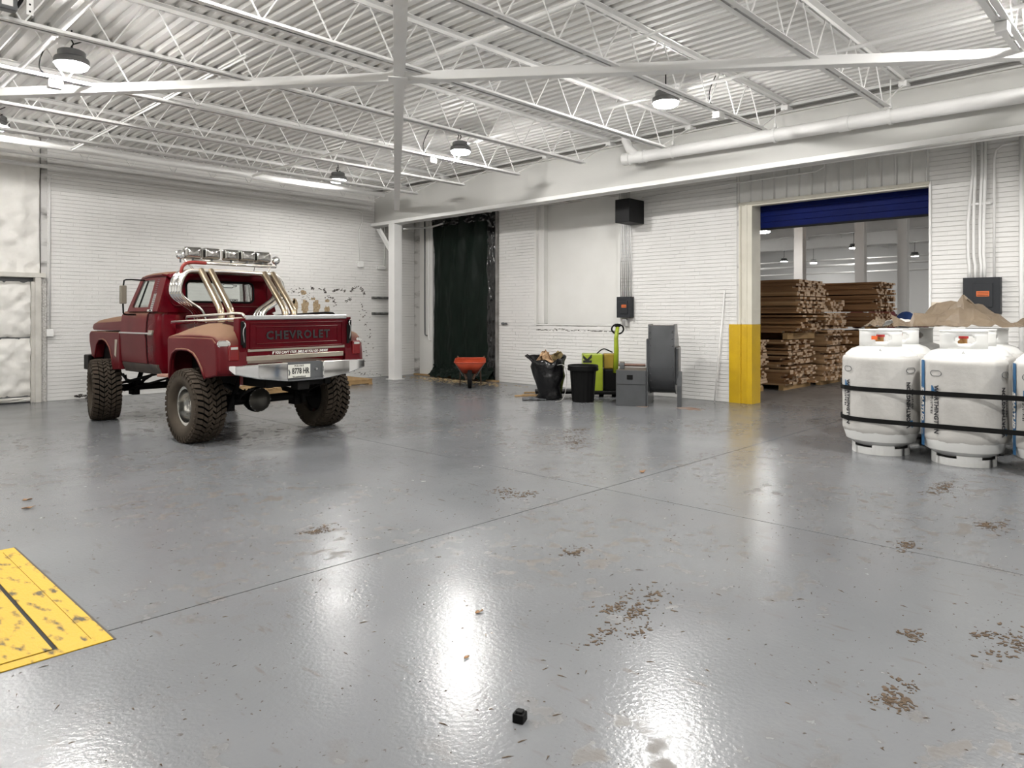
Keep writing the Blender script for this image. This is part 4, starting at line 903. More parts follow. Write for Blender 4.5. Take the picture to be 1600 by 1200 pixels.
MB().prism([(-.38, .58), (-.46, .34), (-.46, 0), (-.38, 0), (-.38, .30), (-.28, .55)], -.32, -.25, 'y').build('leg', M_BLOW, bl); MB().b2((-.42, -.27, .35), (.2, -.215, .98)).build('inlet_ring', M_BLOW, bl, bevel=.02)
ru = MB(); [blob(ru, 0, 0, .001, .001, 0, 5) for _ in ()]
M_RUST = mat('rust_stain', (.16, .075, .04), .8, col2=(.21, .19, .17), nscale=7)
def floor_stain(x, y, rx, ry, m, seed, name='floor_stain', parent=floor, jag=.3):
    rnd = random.Random(seed); out = []
    for i in range(26):
        a = 2 * math.pi * i / 26; k = 1 + rnd.uniform(-jag, jag); out.append((x + rx * k * math.cos(a), y + ry * k * math.sin(a)))
    return MB().prism(out, .0004, .0012, 'z').build(name, m, parent)
floor_stain(10.42, 6.0, .16, .22, M_RUST, 1); floor_stain(10.15, 6.75, .10, .16, M_RUST, 2)

# ------------------------------------------------------------------ electrical gear on the right wall
M_PANEL = mat('dark_grey_panel', (.026, .028, .032), .5, spec=.25); M_ORL = mat('orange_label', (.75, .16, .03), .5); M_DKBOX = mat('near_black_box', (.010, .010, .011), .5, spec=.2)
def elbox(name, y0, y1, z0, z1, dp, m, lab, cat, label=True):
    t = empty(name, (XR, (y0 + y1) / 2, z0)); tag(t, lab, cat); w_ = (y1 - y0) / 2; h_ = z1 - z0
    MB().b2((-dp, -w_, 0), (-.004, w_, h_)).build('enclosure', m, t, bevel=.006)
    if label:
        d_ = MB().b2((-dp - .012, -w_ * .62, h_ * .18), (-dp, w_ * .42, h_ * .84)).build('door', m, t, bevel=.004)
        lw = w_ * .34; MB().b2((-dp - .016, -lw - .02, h_ * .48), (-dp - .012, lw - .02, h_ * .62)).build('warning_label', M_ORL, d_)
        for k in range(3): MB().b2((-dp - .0175, -lw * .9 - .02, h_ * (.50 + .042 * k)), (-dp - .016, lw * .9 - .02, h_ * (.515 + .042 * k))).build('label_line', M_BTXT, d_)
    return t
elbox('breaker_panel', 1.965, 2.40, 1.53, 2.03, .14, M_PANEL, 'dark grey breaker panel with an orange label above the white tanks', 'electrical panel')
t_ = elbox('disconnect_switch', 7.93, 8.25, 1.47, 1.875, .13, M_PANEL, 'dark grey disconnect switch box with an orange label above the pallet jack', 'electrical panel')
sk_ = MB(); sk_.box((-.06, 0, -.10), (.09, .10, .14)); sk_.build('outlet', M_STEEL, t_, bevel=.012)
t_ = elbox('transformer_box', 7.70, 8.02, 3.26, 3.70, .50, M_DKBOX, 'black square transformer box hung high on the right wall', 'electrical box', False)
for yy in (-.12, .12): MB().tube([(-.42, yy, .43), (-.42, yy, .60), (-.02, yy, .66)], .008, 6).build('hanger', M_STEEL, t_, smooth=True)
for k in range(6):
    y = 7.97 + k * .048
    wall_conduit([(XR - .04, y, 1.87), (XR - .04, y + (.01 if k % 2 else 0), 2.6), (XR - .05, y - .01 * (k - 3), 3.4), (XR - .05, y - .01 * (k - 3), 3.9)], .008, 'slim conduit, %s from the left of six above the switch box' % ORD[5 - k], M_STEEL)
for k, (ya, yb, yc) in enumerate(((2.30, 2.355, 2.34), (2.27, 2.29, 2.27), (2.19, 2.215, 2.20), (2.15, 2.17, 2.16))):
    wall_conduit([(XR - .05, ya, 3.9), (XR - .05, ya, 3.5), (XR - .05, yb, 2.8), (XR - .05, yb, 2.35), (XR - .05, yc, 2.2), (XR - .05, yc, 2.02)], .020, '%s from the left of the four white conduits over the breaker panel' % ORD[k])
wall_conduit([(XR - .035, 2.05, 2.02), (XR - .035, 2.05, 3.66), (XR - .035, 2.03, 3.76), (XR - .035, 1.95, 3.82), (XR - .035, .4, 3.86)], .016, 'white conduit with a sweeping bend right of the breaker panel')
wall_conduit([(XR - .06, 1.74, 0.02), (XR - .06, 1.74, 4.0)], .028, 'white vertical pipe at the right edge of the view')
wall_conduit([(XR - .07, 7.7, 3.75), (XR - .07, 5.75, 3.79), (XR - .085, 4.42, 3.80), (XR - .085, 4.30, 3.85), (XR - .085, 4.29, 4.0)], .012, 'thin conduit crossing the ribbed panel above the doorway')
m_ = MB(); m_.box((XR - .05, 2.22, 3.05), (.02, .26, .03)); tag(m_.build('conduit_clamp', M_STEELW), 'small white clamp bar across the conduits over the breaker panel', 'clamp')
tag(MB().tube([(11.50, 6.14, .0), (11.61, 6.0, 1.95)], .012, 8).build('plastic_rod', M_STEELW, smooth=True), 'thin white plastic rod leaning on the wall left of the yellow jamb', 'rod')
m_ = MB()
for (a, b, c, d_) in ((2.44, 2.83, 1.46, 1.70), ): m_.b2((XR - .0075, a, c), (XR - .004, b, d_))
M_BUFF = mat('buff_bare_paint', (.60, .50, .36), .7, col2=(.72, .66, .56), nscale=7); m_.build('bare_paint_patch', M_BUFF, wall_r)

# ------------------------------------------------------------------ propane tanks
M_TANK = mat('tank_white', (.66, .66, .645), .35); M_WRAP = mat('white_woven_wrap', (.52, .505, .48), .65, col2=(.44, .43, .41), nscale=3, bump=.5, bscale=6)
M_BLU = mat('print_blue', (.020, .11, .25), .5); M_TXT = mat('print_black', (.02, .02, .025), .6); M_ORC = mat('orange_tag', (.80, .13, .02), .5); M_BRASS = mat('brass_valve', (.45, .25, .10), .35, .8); M_REDK = mat('red_knob', (.35, .02, .02), .4)
def tank_meshes():
    sh = MB(); sh.lathe([(.10, .07), (.25, .09), (.345, .15), (.372, .24), (.372, 1.02), (.350, 1.085), (.29, 1.14), (.20, 1.175), (.05, 1.185), (.004, 1.186)], seg=44)
    fr = MB(); nn = 48
    for j in range(nn):
        a0, a1 = 2 * math.pi * j / nn, 2 * math.pi * (j + 1) / nn; top = .075 if (j // 6) % 2 else .105
        for ra, rb, z0, z1 in ((.285, .275, 0, top),):
            P = lambda r, a, z: (r * math.cos(a), r * math.sin(a), z)
            fr.add([P(ra, a0, z0), P(ra, a1, z0), P(ra, a1, z1), P(ra, a0, z1), P(rb, a0, z0), P(rb, a1, z0), P(rb, a1, z1), P(rb, a0, z1)], [(0, 1, 2, 3), (5, 4, 7, 6), (3, 2, 6, 7), (0, 4, 5, 1), (1, 5, 6, 2), (4, 0, 3, 7)])
    co = MB(); na, zs = 60, [1.165, 1.225, 1.24, 1.255, 1.27, 1.285, 1.30, 1.345]
    for j in range(na):
        a = 360 * j / na
        if 160 <= a < 200 - 0 and False: continue
        for k in range(len(zs) - 1):
            hole = any(abs((a + 3 - c + 180) % 360 - 180) < (26 if 1 < k < 5 else 20) for c in (0, 120, 240)) and 1 <= k <= 5
            if hole: continue
            P = lambda r, d, z: (r * math.cos(R(d)), r * math.sin(R(d)), z)
            co.add([P(.212, a, zs[k]), P(.212, a + 6, zs[k]), P(.212, a + 6, zs[k + 1]), P(.212, a, zs[k + 1])], [(0, 1, 2, 3)])
    lip = MB(); lip.tube([(.212 * math.cos(2 * math.pi * k / 40), .212 * math.sin(2 * math.pi * k / 40), 1.348) for k in range(40)], .008, 6, closed=True)
    wr_ = MB()
    def wp(i, j):
        a = 2 * math.pi * i; z = .20 + j * .87; k = .384 + .006 * mnoise.noise(Vector((math.cos(a) * 3, math.sin(a) * 3, z * 4))) + .004 * mnoise.noise(Vector((math.cos(a) * 9, math.sin(a) * 9, z * 3))) - .05 * max(0, (.10 - j) / .10) ** 2 - .03 * max(0, (j - .95) / .05) ** 2
        return (k * math.cos(a), k * math.sin(a), z)
    wr_.grid(wp, 72, 40)
    va = MB(); va.cyl((0, 0, 1.18), (0, 0, 1.27), .035, seg=12); va.cyl((-.05, .02, 1.235), (.06, .02, 1.235), .022, seg=10)
    kn = MB(); kn.cyl((0, 0, 1.27), (0, 0, 1.305), .045, seg=12)
    return [(n_, m_.mesh(n_), q, s_) for n_, m_, q, s_ in (('shell', sh, M_TANK, 40), ('foot_ring', fr, M_TANK, 40), ('collar', co, M_TANK, 40), ('collar_lip', lip, M_TANK, True), ('wrap', wr_, M_WRAP, True), ('valve', va, M_BRASS, 40), ('valve_knob', kn, M_REDK, 40))]
TM = tank_meshes()
for n_, me, q, s_ in TM:
    me.materials.append(q)
    bm = bmesh.new(); bm.from_mesh(me); bmesh.ops.remove_doubles(bm, verts=bm.verts, dist=1e-5); bmesh.ops.recalc_face_normals(bm, faces=bm.faces); bm.to_mesh(me); bm.free()
    for p in me.polygons: p.use_smooth = True
    if s_ is not True: me.set_sharp_from_angle(angle=R(s_))
def onwrap(o, az, z, r=.389, down=True):   # stand a flat print on the wrap at an azimuth, reading downward or upward
    n_ = Vector((math.cos(R(az)), math.sin(R(az)), 0)); x_ = Vector((0, 0, -1 if down else 1)); y_ = n_.cross(x_)
    mt = Matrix((x_, y_, n_)).transposed().to_4x4(); mt.translation = n_ * r + Vector((0, 0, z)); o.matrix_local = mt @ Matrix.Diagonal((*o.scale, 1))
def arc_band(az0, az1, z0, z1, r):
    mb = MB(); n_ = max(2, int(abs(az1 - az0) / 3)); return mb.grid(lambda i, j: (r * math.cos(R(az0 + (az1 - az0) * i)), r * math.sin(R(az0 + (az1 - az0) * i)), z0 + (z1 - z0) * j), n_, 1)
TL = [((8.60, 2.58), 'white wrapped propane tank at the front left of the strapped group', [('dn', -58), ('up', 46)], 1),
      ((8.54, 1.77), 'white wrapped propane tank in the middle of the front row', [('st', -64), ('dn', -40), ('up', 62)], 0),
      ((8.50, .96), 'white wrapped propane tank cut by the right edge of the view', [('st', -66), ('dn', -42)], 0),
      ((9.40, 2.62), 'white propane tank behind the front left one', [], 0), ((9.34, 1.84), 'white propane tank behind the middle one', [], 0), ((9.30, 1.04), 'white propane tank in the second row at the right edge', [], 0),
      ((10.19, 2.66), 'white propane tank at the back left of the strapped group', [], 0), ((10.14, 1.86), 'white propane tank at the back middle of the group', [], 0), ((10.10, 1.06), 'white propane tank at the back right of the group', [], 0)]
for (x, y), lab, items, orange in TL:
    t = empty('propane_tank', (x, y, 0)); tag(t, lab, 'propane tank', 'strapped propane tanks'); va = math.degrees(math.atan2(-y, -x)) % 360
    wrap = None
    for n_, me, q, s_ in TM:
        o = link(n_, me, None, t, rot=(0, 0, R(va + 4) if n_ == 'collar' else 0))
        if n_ == 'wrap': wrap = o; md = o.modifiers.new('solid', 'SOLIDIFY'); md.thickness = .004
        if n_ == 'collar': md = o.modifiers.new('solid', 'SOLIDIFY'); md.thickness = .005
    MB().tube([(.30 * math.cos(R(va)), .30 * math.sin(R(va)) - .02, 1.10), (.30 * math.cos(R(va)), .30 * math.sin(R(va)), 1.155), (.30 * math.cos(R(va)), .30 * math.sin(R(va)) + .02, 1.10)], .007, 5).build('lifting_lug', M_TANK, t, smooth=True)
    MB().b2((0, 0, 0), (.001, .001, .001))
    if orange: arc_band(va - 24, va - 8, 1.245, 1.285, .2175).build('orange_tag', M_ORC, t)
    for kind, off in items:
        az = va + off
        if kind == 'st':
            arc_band(az - 8, az + 3, .17, 1.05, .3885).build('blue_stripe', M_BLU, wrap); o = text('stripe_lettering', 'SMARTLID', .075, M_WTXT, wrap, shear=.2, off=.002, sx=1.0); onwrap(o, az - 2.5, .60, .392)
        else:
            dn = kind == 'dn'
            o = text('brand_lettering', 'WORTHINGTON', .066, M_TXT, wrap, off=.0012, sx=.95); onwrap(o, az + (3 if dn else -3), .56, .3905, dn)
            o = text('brand_small_lettering', 'INDUSTRIES', .032, M_TXT, wrap, space=1.3); onwrap(o, az - 5 if dn else az + 5, .62, .3905, dn)
            lg = MB(); lg.add([(0, -.035, 0), (.075, -.035, 0), (.075, .005, 0), (.045, .005, 0), (0, -.02, 0)], [(0, 1, 2, 3, 4)]); lg.add([(0, .012, 0), (.075, .035, 0), (.075, .012, 0)], [(0, 1, 2)])
            o = lg.build('logo', M_BLU, wrap); onwrap(o, az, .80 if dn else .32, .3905, dn)
            hh = MB(); hh.tube([(.389 * math.cos(R(az + p)), .389 * math.sin(R(az + p)), .93 + q) for p, q in rrect(-9, 9, -.032, .032, .031, 5)] if False else [(.390 * math.cos(R(az + 2 + 9 * math.cos(a))), .390 * math.sin(R(az + 2 + 9 * math.cos(a))), .925 + .034 * max(-.8, min(.8, math.sin(a)))) for a in [k * math.pi / 14 for k in range(28)]], .003, 5, closed=True); hh.build('hand_hole', M_GREY, wrap, smooth=True)
def strap(z, lab, dz):
    pts = []
    for cx, cy, a0, d_ in ((8.60, 2.58, 180, 0), (10.19, 2.66, 90, 0), (10.10, 1.06, 0, dz), (8.50, .96, -90, dz)):
        for i in range(7): a = R(a0 - i * 15); pts.append((cx + .400 * math.cos(a), cy + .400 * math.sin(a), z + d_))
    pts.append((8.137, 1.77, z + dz * .5))
    mb = MB(); n_ = len(pts)
    rings = []
    for i, p in enumerate(pts):
        d_ = (Vector(pts[(i + 1) % n_]) - Vector(pts[i - 1])); o_ = Vector((d_.y, -d_.x, 0)).normalized() * .004
        q = Vector(p); c_ = Vector((9.3, 1.8, q.z));  o_ = o_ if o_.dot(q - c_) > 0 else -o_
        rings.append([q + Vector((0, 0, -.024)), q + o_ + Vector((0, 0, -.024)), q + o_ + Vector((0, 0, .024)), q + Vector((0, 0, .024))])
    mb.loft(rings, loop=True); tag(mb.build('ratchet_strap', M_RUB), lab, 'strap')
strap(.715, 'upper black strap round the group of white propane tanks', .02); strap(.385, 'lower black strap round the group of white propane tanks', .03)
# crumpled sheets on top of the tanks
M_KRAFT = mat('brown_kraft_paper', (.19, .145, .10), .4, col2=(.13, .098, .066), nscale=4, bump=.6, bscale=7); M_FILM = mat('clear_film', (.75, .75, .73), .25, trans=.3, alpha=.75, bump=.4, bscale=9)
def crumple(name, pts, m, lab, cat, seed, amp=.04, sharp=0.0):
    A, B, C, D_, E_, F_ = [Vector(p) for p in pts]     # left edge front/back, ridge front/back, right edge front/back
    def f(i, j):
        if i < .5: p = A.lerp(B, j).lerp(C.lerp(D_, j), i * 2)
        else: p = C.lerp(D_, j).lerp(E_.lerp(F_, j), i * 2 - 1)
        n_ = mnoise.noise(Vector((i * 5 + seed, j * 4, 1))) + .5 * mnoise.noise(Vector((i * 12 + seed, j * 9, 5)))
        w_ = 1 - abs(2 * i - 1); p.z -= sharp * (w_ - w_ ** 2.2) * j
        q = p + Vector((amp * .5 * n_, amp * .4 * n_, amp * n_)); q.z = max(q.z, 1.364 + .02 * (1 + n_) * (q.z < 1.364)); return q
    return tag(MB().grid(f, 22, 13).build(name, m, solid=.002), lab, cat)
crumple('paper_sheet', [(9.55, 2.72, 1.37), (9.90, 2.82, 1.44), (9.72, 2.10, 1.38), (10.10, 2.06, 1.79), (9.95, 1.50, 1.37), (10.42, 1.46, 1.38)], M_KRAFT, 'crumpled brown paper peaked over the propane tanks', 'paper', 0, .17, .36)
crumple('paper_sheet', [(9.42, 3.02, 1.37), (9.80, 3.10, 1.40), (9.50, 2.92, 1.39), (9.85, 2.98, 1.47), (9.52, 2.84, 1.37), (9.88, 2.90, 1.45)], M_KRAFT, 'smaller fold of brown paper left of the peaked sheet', 'paper', 4, .04)
crumple('film_sheet', [(9.7, 3.0, 1.36), (10.3, 3.05, 1.37), (9.85, 2.8, 1.47), (10.3, 2.8, 1.46), (9.9, 2.55, 1.37), (10.4, 2.5, 1.40)], mat('white_sack', (.74, .73, .71), .5, bump=.4, bscale=8), 'white plastic sheet heaped at the left behind the front tanks', 'sheet', 7, .03)

# ------------------------------------------------------------------ yellow pit cover set in the floor
hp = empty('pit_cover', (0, 4.6, 0)); tag(hp, 'yellow painted steel pit cover in the floor at the left edge', 'pit cover')
M_YF = mat('worn_yellow_floor_paint', (.50, .315, .022), .5, spec=.25, col2=(.06, .045, .02), nscale=9, thr=(.56, .68), stretch=(2.2, .8, 1), bump=.15, bscale=40)
ya_, yb_ = 3.645 - 4.6, 5.545 - 4.6
MB().b2((-1.2, ya_, -.002), (1.135, yb_, .001)).build('pit_gap', M_BLACK, hp)
MB().b2((-1.2, ya_, 0), (1.13, ya_ + .07, .005)).build('frame_bar', M_YF, hp); MB().b2((-1.2, yb_ - .07, 0), (1.13, yb_, .005)).build('frame_bar', M_YF, hp)
MB().b2((.925, ya_ + .07, 0), (1.057, yb_ - .07, .005)).build('frame_bar', M_YF, hp); MB().b2((1.060, ya_ + .07, 0), (1.13, yb_ - .07, .005)).build('frame_bar', M_YF, hp)
MB().b2((-1.2, ya_ + .085, 0), (.905, yb_ - .085, .005)).build('cover_plate', M_YF, hp)
MB().b2((1.13, ya_ - .004, 0), (1.142, yb_ + .004, .003)).build('dark_edge', mat('crumbled_edge', (.07, .06, .05), .9), hp)

# ------------------------------------------------------------------ debris on the floor
M_MUD = mat('dried_mud', (.065, .045, .030), .9, spec=.1, col2=(.12, .09, .065), nscale=22, bump=.6, bscale=40); M_LEAF = mat('dry_leaf', (.26, .13, .05), .8, col2=(.16, .09, .045), nscale=20)
def flake(name, x, y, s, m, lab, cat, seed):
    rnd = random.Random(seed); n_ = 9; out = []
    for i in range(n_):
        a = 2 * math.pi * i / n_; k = rnd.uniform(.6, 1.1); out.append((x + s * k * math.cos(a), y + s * .55 * k * math.sin(a), .004 + rnd.uniform(0, s * .35)))
    mb = MB(); mb.add(out + [(x, y, .004)], [(i, (i + 1) % n_, n_) for i in range(n_)]); return tag(mb.build(name, m, solid=.002, smooth=True), lab, cat, 'leaf litter on the floor')
for k, (x, y, s, lab) in enumerate(((1.44, 6.60, .05, 'curled dry leaf on the grey floor beyond the yellow pit cover'), (5.86, 3.88, .05, 'dry orange leaf beside the crossing of the floor joints'), (2.51, 2.64, .025, 'dark curled leaf above the middle of the foreground'), (2.14, 2.33, .018, 'pale leaf scrap inside a lamp reflection'), (1.50, 6.9, .04, 'pale wood scrap beyond the leaf at the left'))):
    flake('dry_leaf', x, y, s, M_LEAF, lab, 'leaf', k)
def mud(x, y, r, seed, n_=26):
    rnd = random.Random(seed); mb = MB(); cs = [(x + rnd.gauss(0, r * .55), y + rnd.gauss(0, r * .4), rnd.uniform(.15, .5) * r) for _ in range(9)]
    for i in range(n_):
        c_ = rnd.choice(cs); cx, cy = c_[0] + rnd.gauss(0, c_[2]) * 1.2, c_[1] + rnd.gauss(0, c_[2]) * .6; s = rnd.choice((.002, .003, .003, .005, .008)) * rnd.uniform(.8, 1.5); t0 = rnd.uniform(0, 3.14); pts = []
        for j in range(7): t = 6.28 * j / 7; k = rnd.uniform(.5, 1.2); u, v = s * rnd.uniform(1.2, 2.6) * k * math.cos(t), s * k * math.sin(t); pts.append((cx + u * math.cos(t0) - v * math.sin(t0), cy + u * math.sin(t0) + v * math.cos(t0)))
        mb.prism(pts, .0003, rnd.uniform(.001, .003), 'z')
    return mb
MUDL = ['dried mud just left of the crossing of the floor joints', 'broad crusted mud patch in the middle of the foreground', 'dark mud lumps at the lower right of the floor', 'small mud lump above the lower right patch', 'mud patch on the floor below the front left propane tank',
        'wide mud smears on the floor before the bin and blower', 'mud patch between the truck and the yellow pit cover', 'mud streaks on the floor below the middle propane tank', 'brown mud at the right edge of the foreground', 'mud crumbs just above the right floor joint', 'thin mud crumbs below the crossing of the floor joints', 'scattered mud nearest the rubbish bag']
for k, (x, y, r, n_) in enumerate(((4.40, 4.22, .22, 90), (3.03, 2.08, .30, 140), (3.09, .87, .12, 60), (3.74, .97, .07, 30), (6.07, 1.10, .16, 70), (6.74, 5.4, .5, 160), (2.70, 4.49, .12, 50), (7.10, 1.59, .3, 90), (3.95, .60, .2, 70), (5.2, 1.4, .12, 40), (3.6, 2.9, .12, 30), (7.4, 5.9, .35, 70))):
    tag(mud(x, y, r * .8, k, int(n_ * 2.2)).build('mud_crumbs', M_MUD), MUDL[k], 'mud', kind='stuff')
rnd = random.Random(11); mb = MB()
for i in range(3000):
    x, y = rnd.uniform(.3, 9.5), rnd.uniform(.3, 11)
    s = rnd.uniform(.0015, .005); a = rnd.uniform(0, 3.14); l_ = s * rnd.choice((1, 1, 1, 2, 3, 5)); dx, dy = math.cos(a), math.sin(a)
    mb.add([(x - dx * l_ - dy * s, y - dy * l_ + dx * s, .001), (x + dx * l_ - dy * s * .5, y + dy * l_ + dx * s * .5, .001), (x + dx * l_ + dy * s, y + dy * l_ - dx * s, .0015), (x, y, .004)], [(0, 1, 3), (1, 2, 3), (2, 0, 3)])
tag(mb.build('floor_grit', M_MUD, fix=False), 'fine dark grit and bark bits strewn over the grey floor', 'grit', kind='stuff')
mb = MB()
for i in range(420):
    x, y = 11.35 - abs(rnd.gauss(0, .35)), rnd.gauss(12.6, .75); s = rnd.uniform(.006, .014); l_ = rnd.uniform(.02, .07); a = rnd.uniform(0, 3.14); dx, dy = math.cos(a), math.sin(a)
    mb.add([(x - dx * l_ - dy * s, y - dy * l_ + dx * s, .001), (x + dx * l_, y + dy * l_, .002), (x + dy * s, y - dx * s, .008)], [(0, 1, 2)])
tag(mb.build('wood_chips', mat('wood_chip', (.45, .33, .17), .8), fix=False), 'pale wood chips and straw strewn before the tarp', 'chips', kind='stuff')
bc = MB(); bc.b2((-.022, -.022, 0), (.022, .022, .034)); bc.b2((-.014, -.014, .034), (.014, .014, .042)); tag(bc.build('black_cap', M_BLACK, bevel=.004, loc=(1.945, 1.825, 0), rot=(0, 0, R(20))), 'small black plastic cap lying alone in the foreground', 'cap')
# opener and hoses at the top left, box and wire at the top right
op = empty('door_operator', (1.50, 7.38, 4.10)); tag(op, 'dark door operator with black hoses on a joist at the top left corner', 'operator')
MB().b2((-.45, -.09, 0), (.02, .02, .13)).build('casing', M_GREY, op, bevel=.02); MB().b2((-.10, -.094, .03), (-.02, -.09, .10)).build('data_plate', M_STEELW, op)
for p in ([(-.06, -.04, .10), (-.08, -.10, .25), (-.02, -.2, .44)], [(.0, -.06, .02), (.06, -.1, .14), (.02, -.18, .28), (-.02, -.3, .40)]): MB().tube(p, .016, 7, smooth=2).build('hose', M_BLACK, op, smooth=True)
st_ = MB(); st_.box((.10, -.10, .22), (.05, .004, .46)); st_.box((.125, -.08, .22), (.004, .04, .46)); st_.build('perforated_strut', M_STEELW, op)
for k in range(7): MB().cyl((.10, -.104, .02 + k * .06), (.10, -.100, .02 + k * .06), .009, seg=8).build('strut_hole', M_BLACK, op)
def jbox(x, y, z, lab):
    t = empty('sensor_box', (x, y, z)); tag(t, lab, 'box', 'sensor boxes clipped below joists'); MB().b2((-.07, -.05, -.09), (.07, .05, 0)).build('case', M_STEELW, t, bevel=.01)
    MB().tube([(0, 0, 0), (-.06, .03, .05), (-.14, .05, .10), (-.12, .07, .25), (-.04, .02, .45)], .007, 6, smooth=2).build('wire', M_BLACK, t, smooth=True)
jbox(2.22, 9.05, 4.075, 'white sensor box with wires below the upper left lamp'); jbox(7.55, 9.05, 4.075, 'white sensor box with wires beside the middle lamp'); jbox(7.55, 1.27, 4.075, 'white sensor box with wires at the upper right'); jbox(8.35, 4.40, 4.075, 'grey-white sensor box right of the upper right lamp')
# ------------------------------------------------------------------ the hall beyond the doorway
HX, HZ = 38.0, 4.95
M_WB = mat('far_white_wall', (.78, .78, .77), .6); M_WBC = mat('far_ceiling_paint', (.70, .70, .69), .6)
tag(MB().b2((HX, -6, 0), (HX + .3, 24, HZ + .1)).build('wall_far', M_WB), kind='structure'); tag(MB().b2((XR + .3, 23.7, 0), (HX + .3, 24, HZ + .1)).build('wall_far_left', M_WB), kind='structure')
tag(MB().b2((XR + .3, -6.3, 0), (HX + .3, -6, HZ + .1)).build('wall_far_right', M_WB), kind='structure'); tag(MB().b2((XR + .3, -6, HZ), (HX + .3, 24, HZ + .1)).build('ceiling_far', M_WBC), kind='structure')
for k, x in enumerate((16.5, 21.5, 26.5, 31.5)):
    t = empty('roof_beam', (x, 0, 0)); tag(t, '%s white steel roof beam seen through the doorway' % ['nearest', 'second', 'third', 'farthest'][k], 'beam', 'roof beams of the hall beyond')
    MB().b2((-.01, -5.9, HZ - .50), (.01, 23.6, HZ - .005)).build('web', M_STEELW, t); MB().b2((-.11, -5.9, HZ - .52), (.11, 23.6, HZ - .50)).build('bottom_flange', M_STEELW, t)
for k, y in enumerate((4.0, 7.4, 11.0, 12.4)):
    m_ = MB(); m_.b2((XR + .5, y - .03, HZ - .16), (HX - .1, y + .03, HZ - .005)); tag(m_.build('purlin', M_STEELW), 'white purlin running away under the far ceiling, %s from the right' % ORD[k], 'purlin', 'purlins of the hall beyond')
for k, (x, y) in enumerate(((20.0, 8.08), (21.2, 6.87), (22.4, 6.95 - .83))):
    t = empty('far_column', (x, y, 0)); tag(t, ['white steel column behind the left lumber stack', 'white steel column behind the far lumber stack', 'white steel column at the right of the doorway view'][k], 'column', 'columns of the hall beyond')
    MB().b2((-.12, -.01, 0), (.12, .01, HZ - .53)).build('web', M_STEELW, t)
    for s in (-1, 1): MB().b2((s * .11, -.12, 0), (s * .125, .12, HZ - .53)).build('flange', M_STEELW, t)
for k, (z, r) in enumerate(((3.55, .05), (3.25, .03), (3.78, .03))):
    tag(MB().tube([(30, -5, z), (30, 23, z)], r, 8).build('far_pipe', M_STEELW, smooth=True), ['thick white pipe', 'lower thin white pipe', 'upper thin white pipe'][k] + ' crossing the hall beyond the doorway', 'pipe')
for k, (x, y) in enumerate(((18.2, 8.3), (29.0, 9.65), (34.6, 9.0), (34.0, 14.5), (35.8, 13.8), (14.5, .5), (21, 0.0), (29, 1), (22, 17), (15.5, 13.5), (28, 16))):
    lamp(x, y, 4.12 if k != 0 else 3.72, ['lamp glowing at the upper left inside the doorway', 'lamp glowing in the middle of the doorway view', 'lamp glowing at the right of the doorway view', 'small far lamp above the left lumber stack', 'small far lamp between the two lumber stacks'][k] if k < 5 else 'unseen lamp added to brighten the hall beyond, %s of six' % ORD[k - 5], M_LENS_FAR if k < 5 else M_LENS, False, HZ - .02)  # the last six are extra lamps out of view, added to brighten this hall
# ------------------------------------------------------------------ lumber: boards run along Y, their ends face the doorway
M_LUM = [mat('rough_board_a', (.40, .225, .10), .8, col2=(.28, .15, .065), nscale=3, stretch=(12, .6, 12)), mat('rough_board_b', (.32, .17, .075), .8, col2=(.21, .11, .048), nscale=3, stretch=(12, .6, 12)), mat('rough_board_c', (.50, .32, .17), .8, col2=(.38, .23, .115), nscale=3, stretch=(12, .6, 12))]
M_END = [mat('board_end_a', (.66, .49, .33), .85, col2=(.40, .27, .17), nscale=9), mat('board_end_b', (.55, .38, .25), .85, col2=(.52, .40, .28), nscale=9), mat('board_end_c', (.72, .56, .40), .85, col2=(.45, .30, .2), nscale=9)]
BM = {}
def board_mesh(w_, h_, v):
    k = (w_, h_, v)
    if k not in BM:
        m_ = MB(); m_.b2((-w_ / 2, 0, 0), (w_ / 2, 3.6, h_)); me = m_.mesh('lumber_board'); me.materials.append(M_LUM[v % 3]); me.materials.append(M_END[(v * 2 + 1) % 3])
        for p in me.polygons:
            if abs(p.normal.y) > .9: p.material_index = 1
        BM[k] = me
    return BM[k]
NB = [0]
def stack(x0, x1, y, z0, z1, lab, grp, single, seed, jit=.10, slope=0.0):
    rnd = random.Random(seed); rest = MB(); z = z0; L_ = 0
    while z < z1 - .02:
        h_ = rnd.choice((.032, .038, .045)); x = x0 + rnd.uniform(-.02, .06); shift = rnd.gauss(0, jit * .6)
        if L_ % 9 == 8:      # a course of stickers leaves a gap
            z += .022
        while x < x1 - .06:
            w_ = rnd.choice((.10, .13, .16)); yy = y + shift + rnd.gauss(0, jit * .5) + slope * (z - z0)
            if rnd.random() < .94:
                me = board_mesh(w_, h_, rnd.randrange(6))
                if single and NB[0] < 300:
                    o = link('lumber_board', me, None, None, loc=(x + w_ / 2, yy, z)); tag(o, lab, 'board', grp); NB[0] += 1
                else:
                    o_ = len(rest.v); rest.b2((x, yy, z), (x + w_, yy + 3.6, z + h_))
            x += w_ + rnd.uniform(.002, .012)
        z += h_ + .002; L_ += 1
    if rest.f:
        me = rest.mesh('lumber_boards'); me.materials.append(M_LUM[seed % 3]); me.materials.append(M_END[seed % 3])
        for p in me.polygons:
            if abs(p.normal.y) > .9: p.material_index = 1
        o = link('lumber_boards', me, None); tag(o, 'remaining boards: ' + lab, 'board', kind='stuff')
stack(12.75, 13.92, 6.30, .10, 1.02, 'rough board in the small pile just inside the left door jamb', 'boards of the pile by the jamb', False, 1, .05)
stack(14.27, 15.65, 6.05, .10, 1.00, 'rough board in the lower pile of the left lumber stack', 'boards of the lower left pile', True, 2, .10)
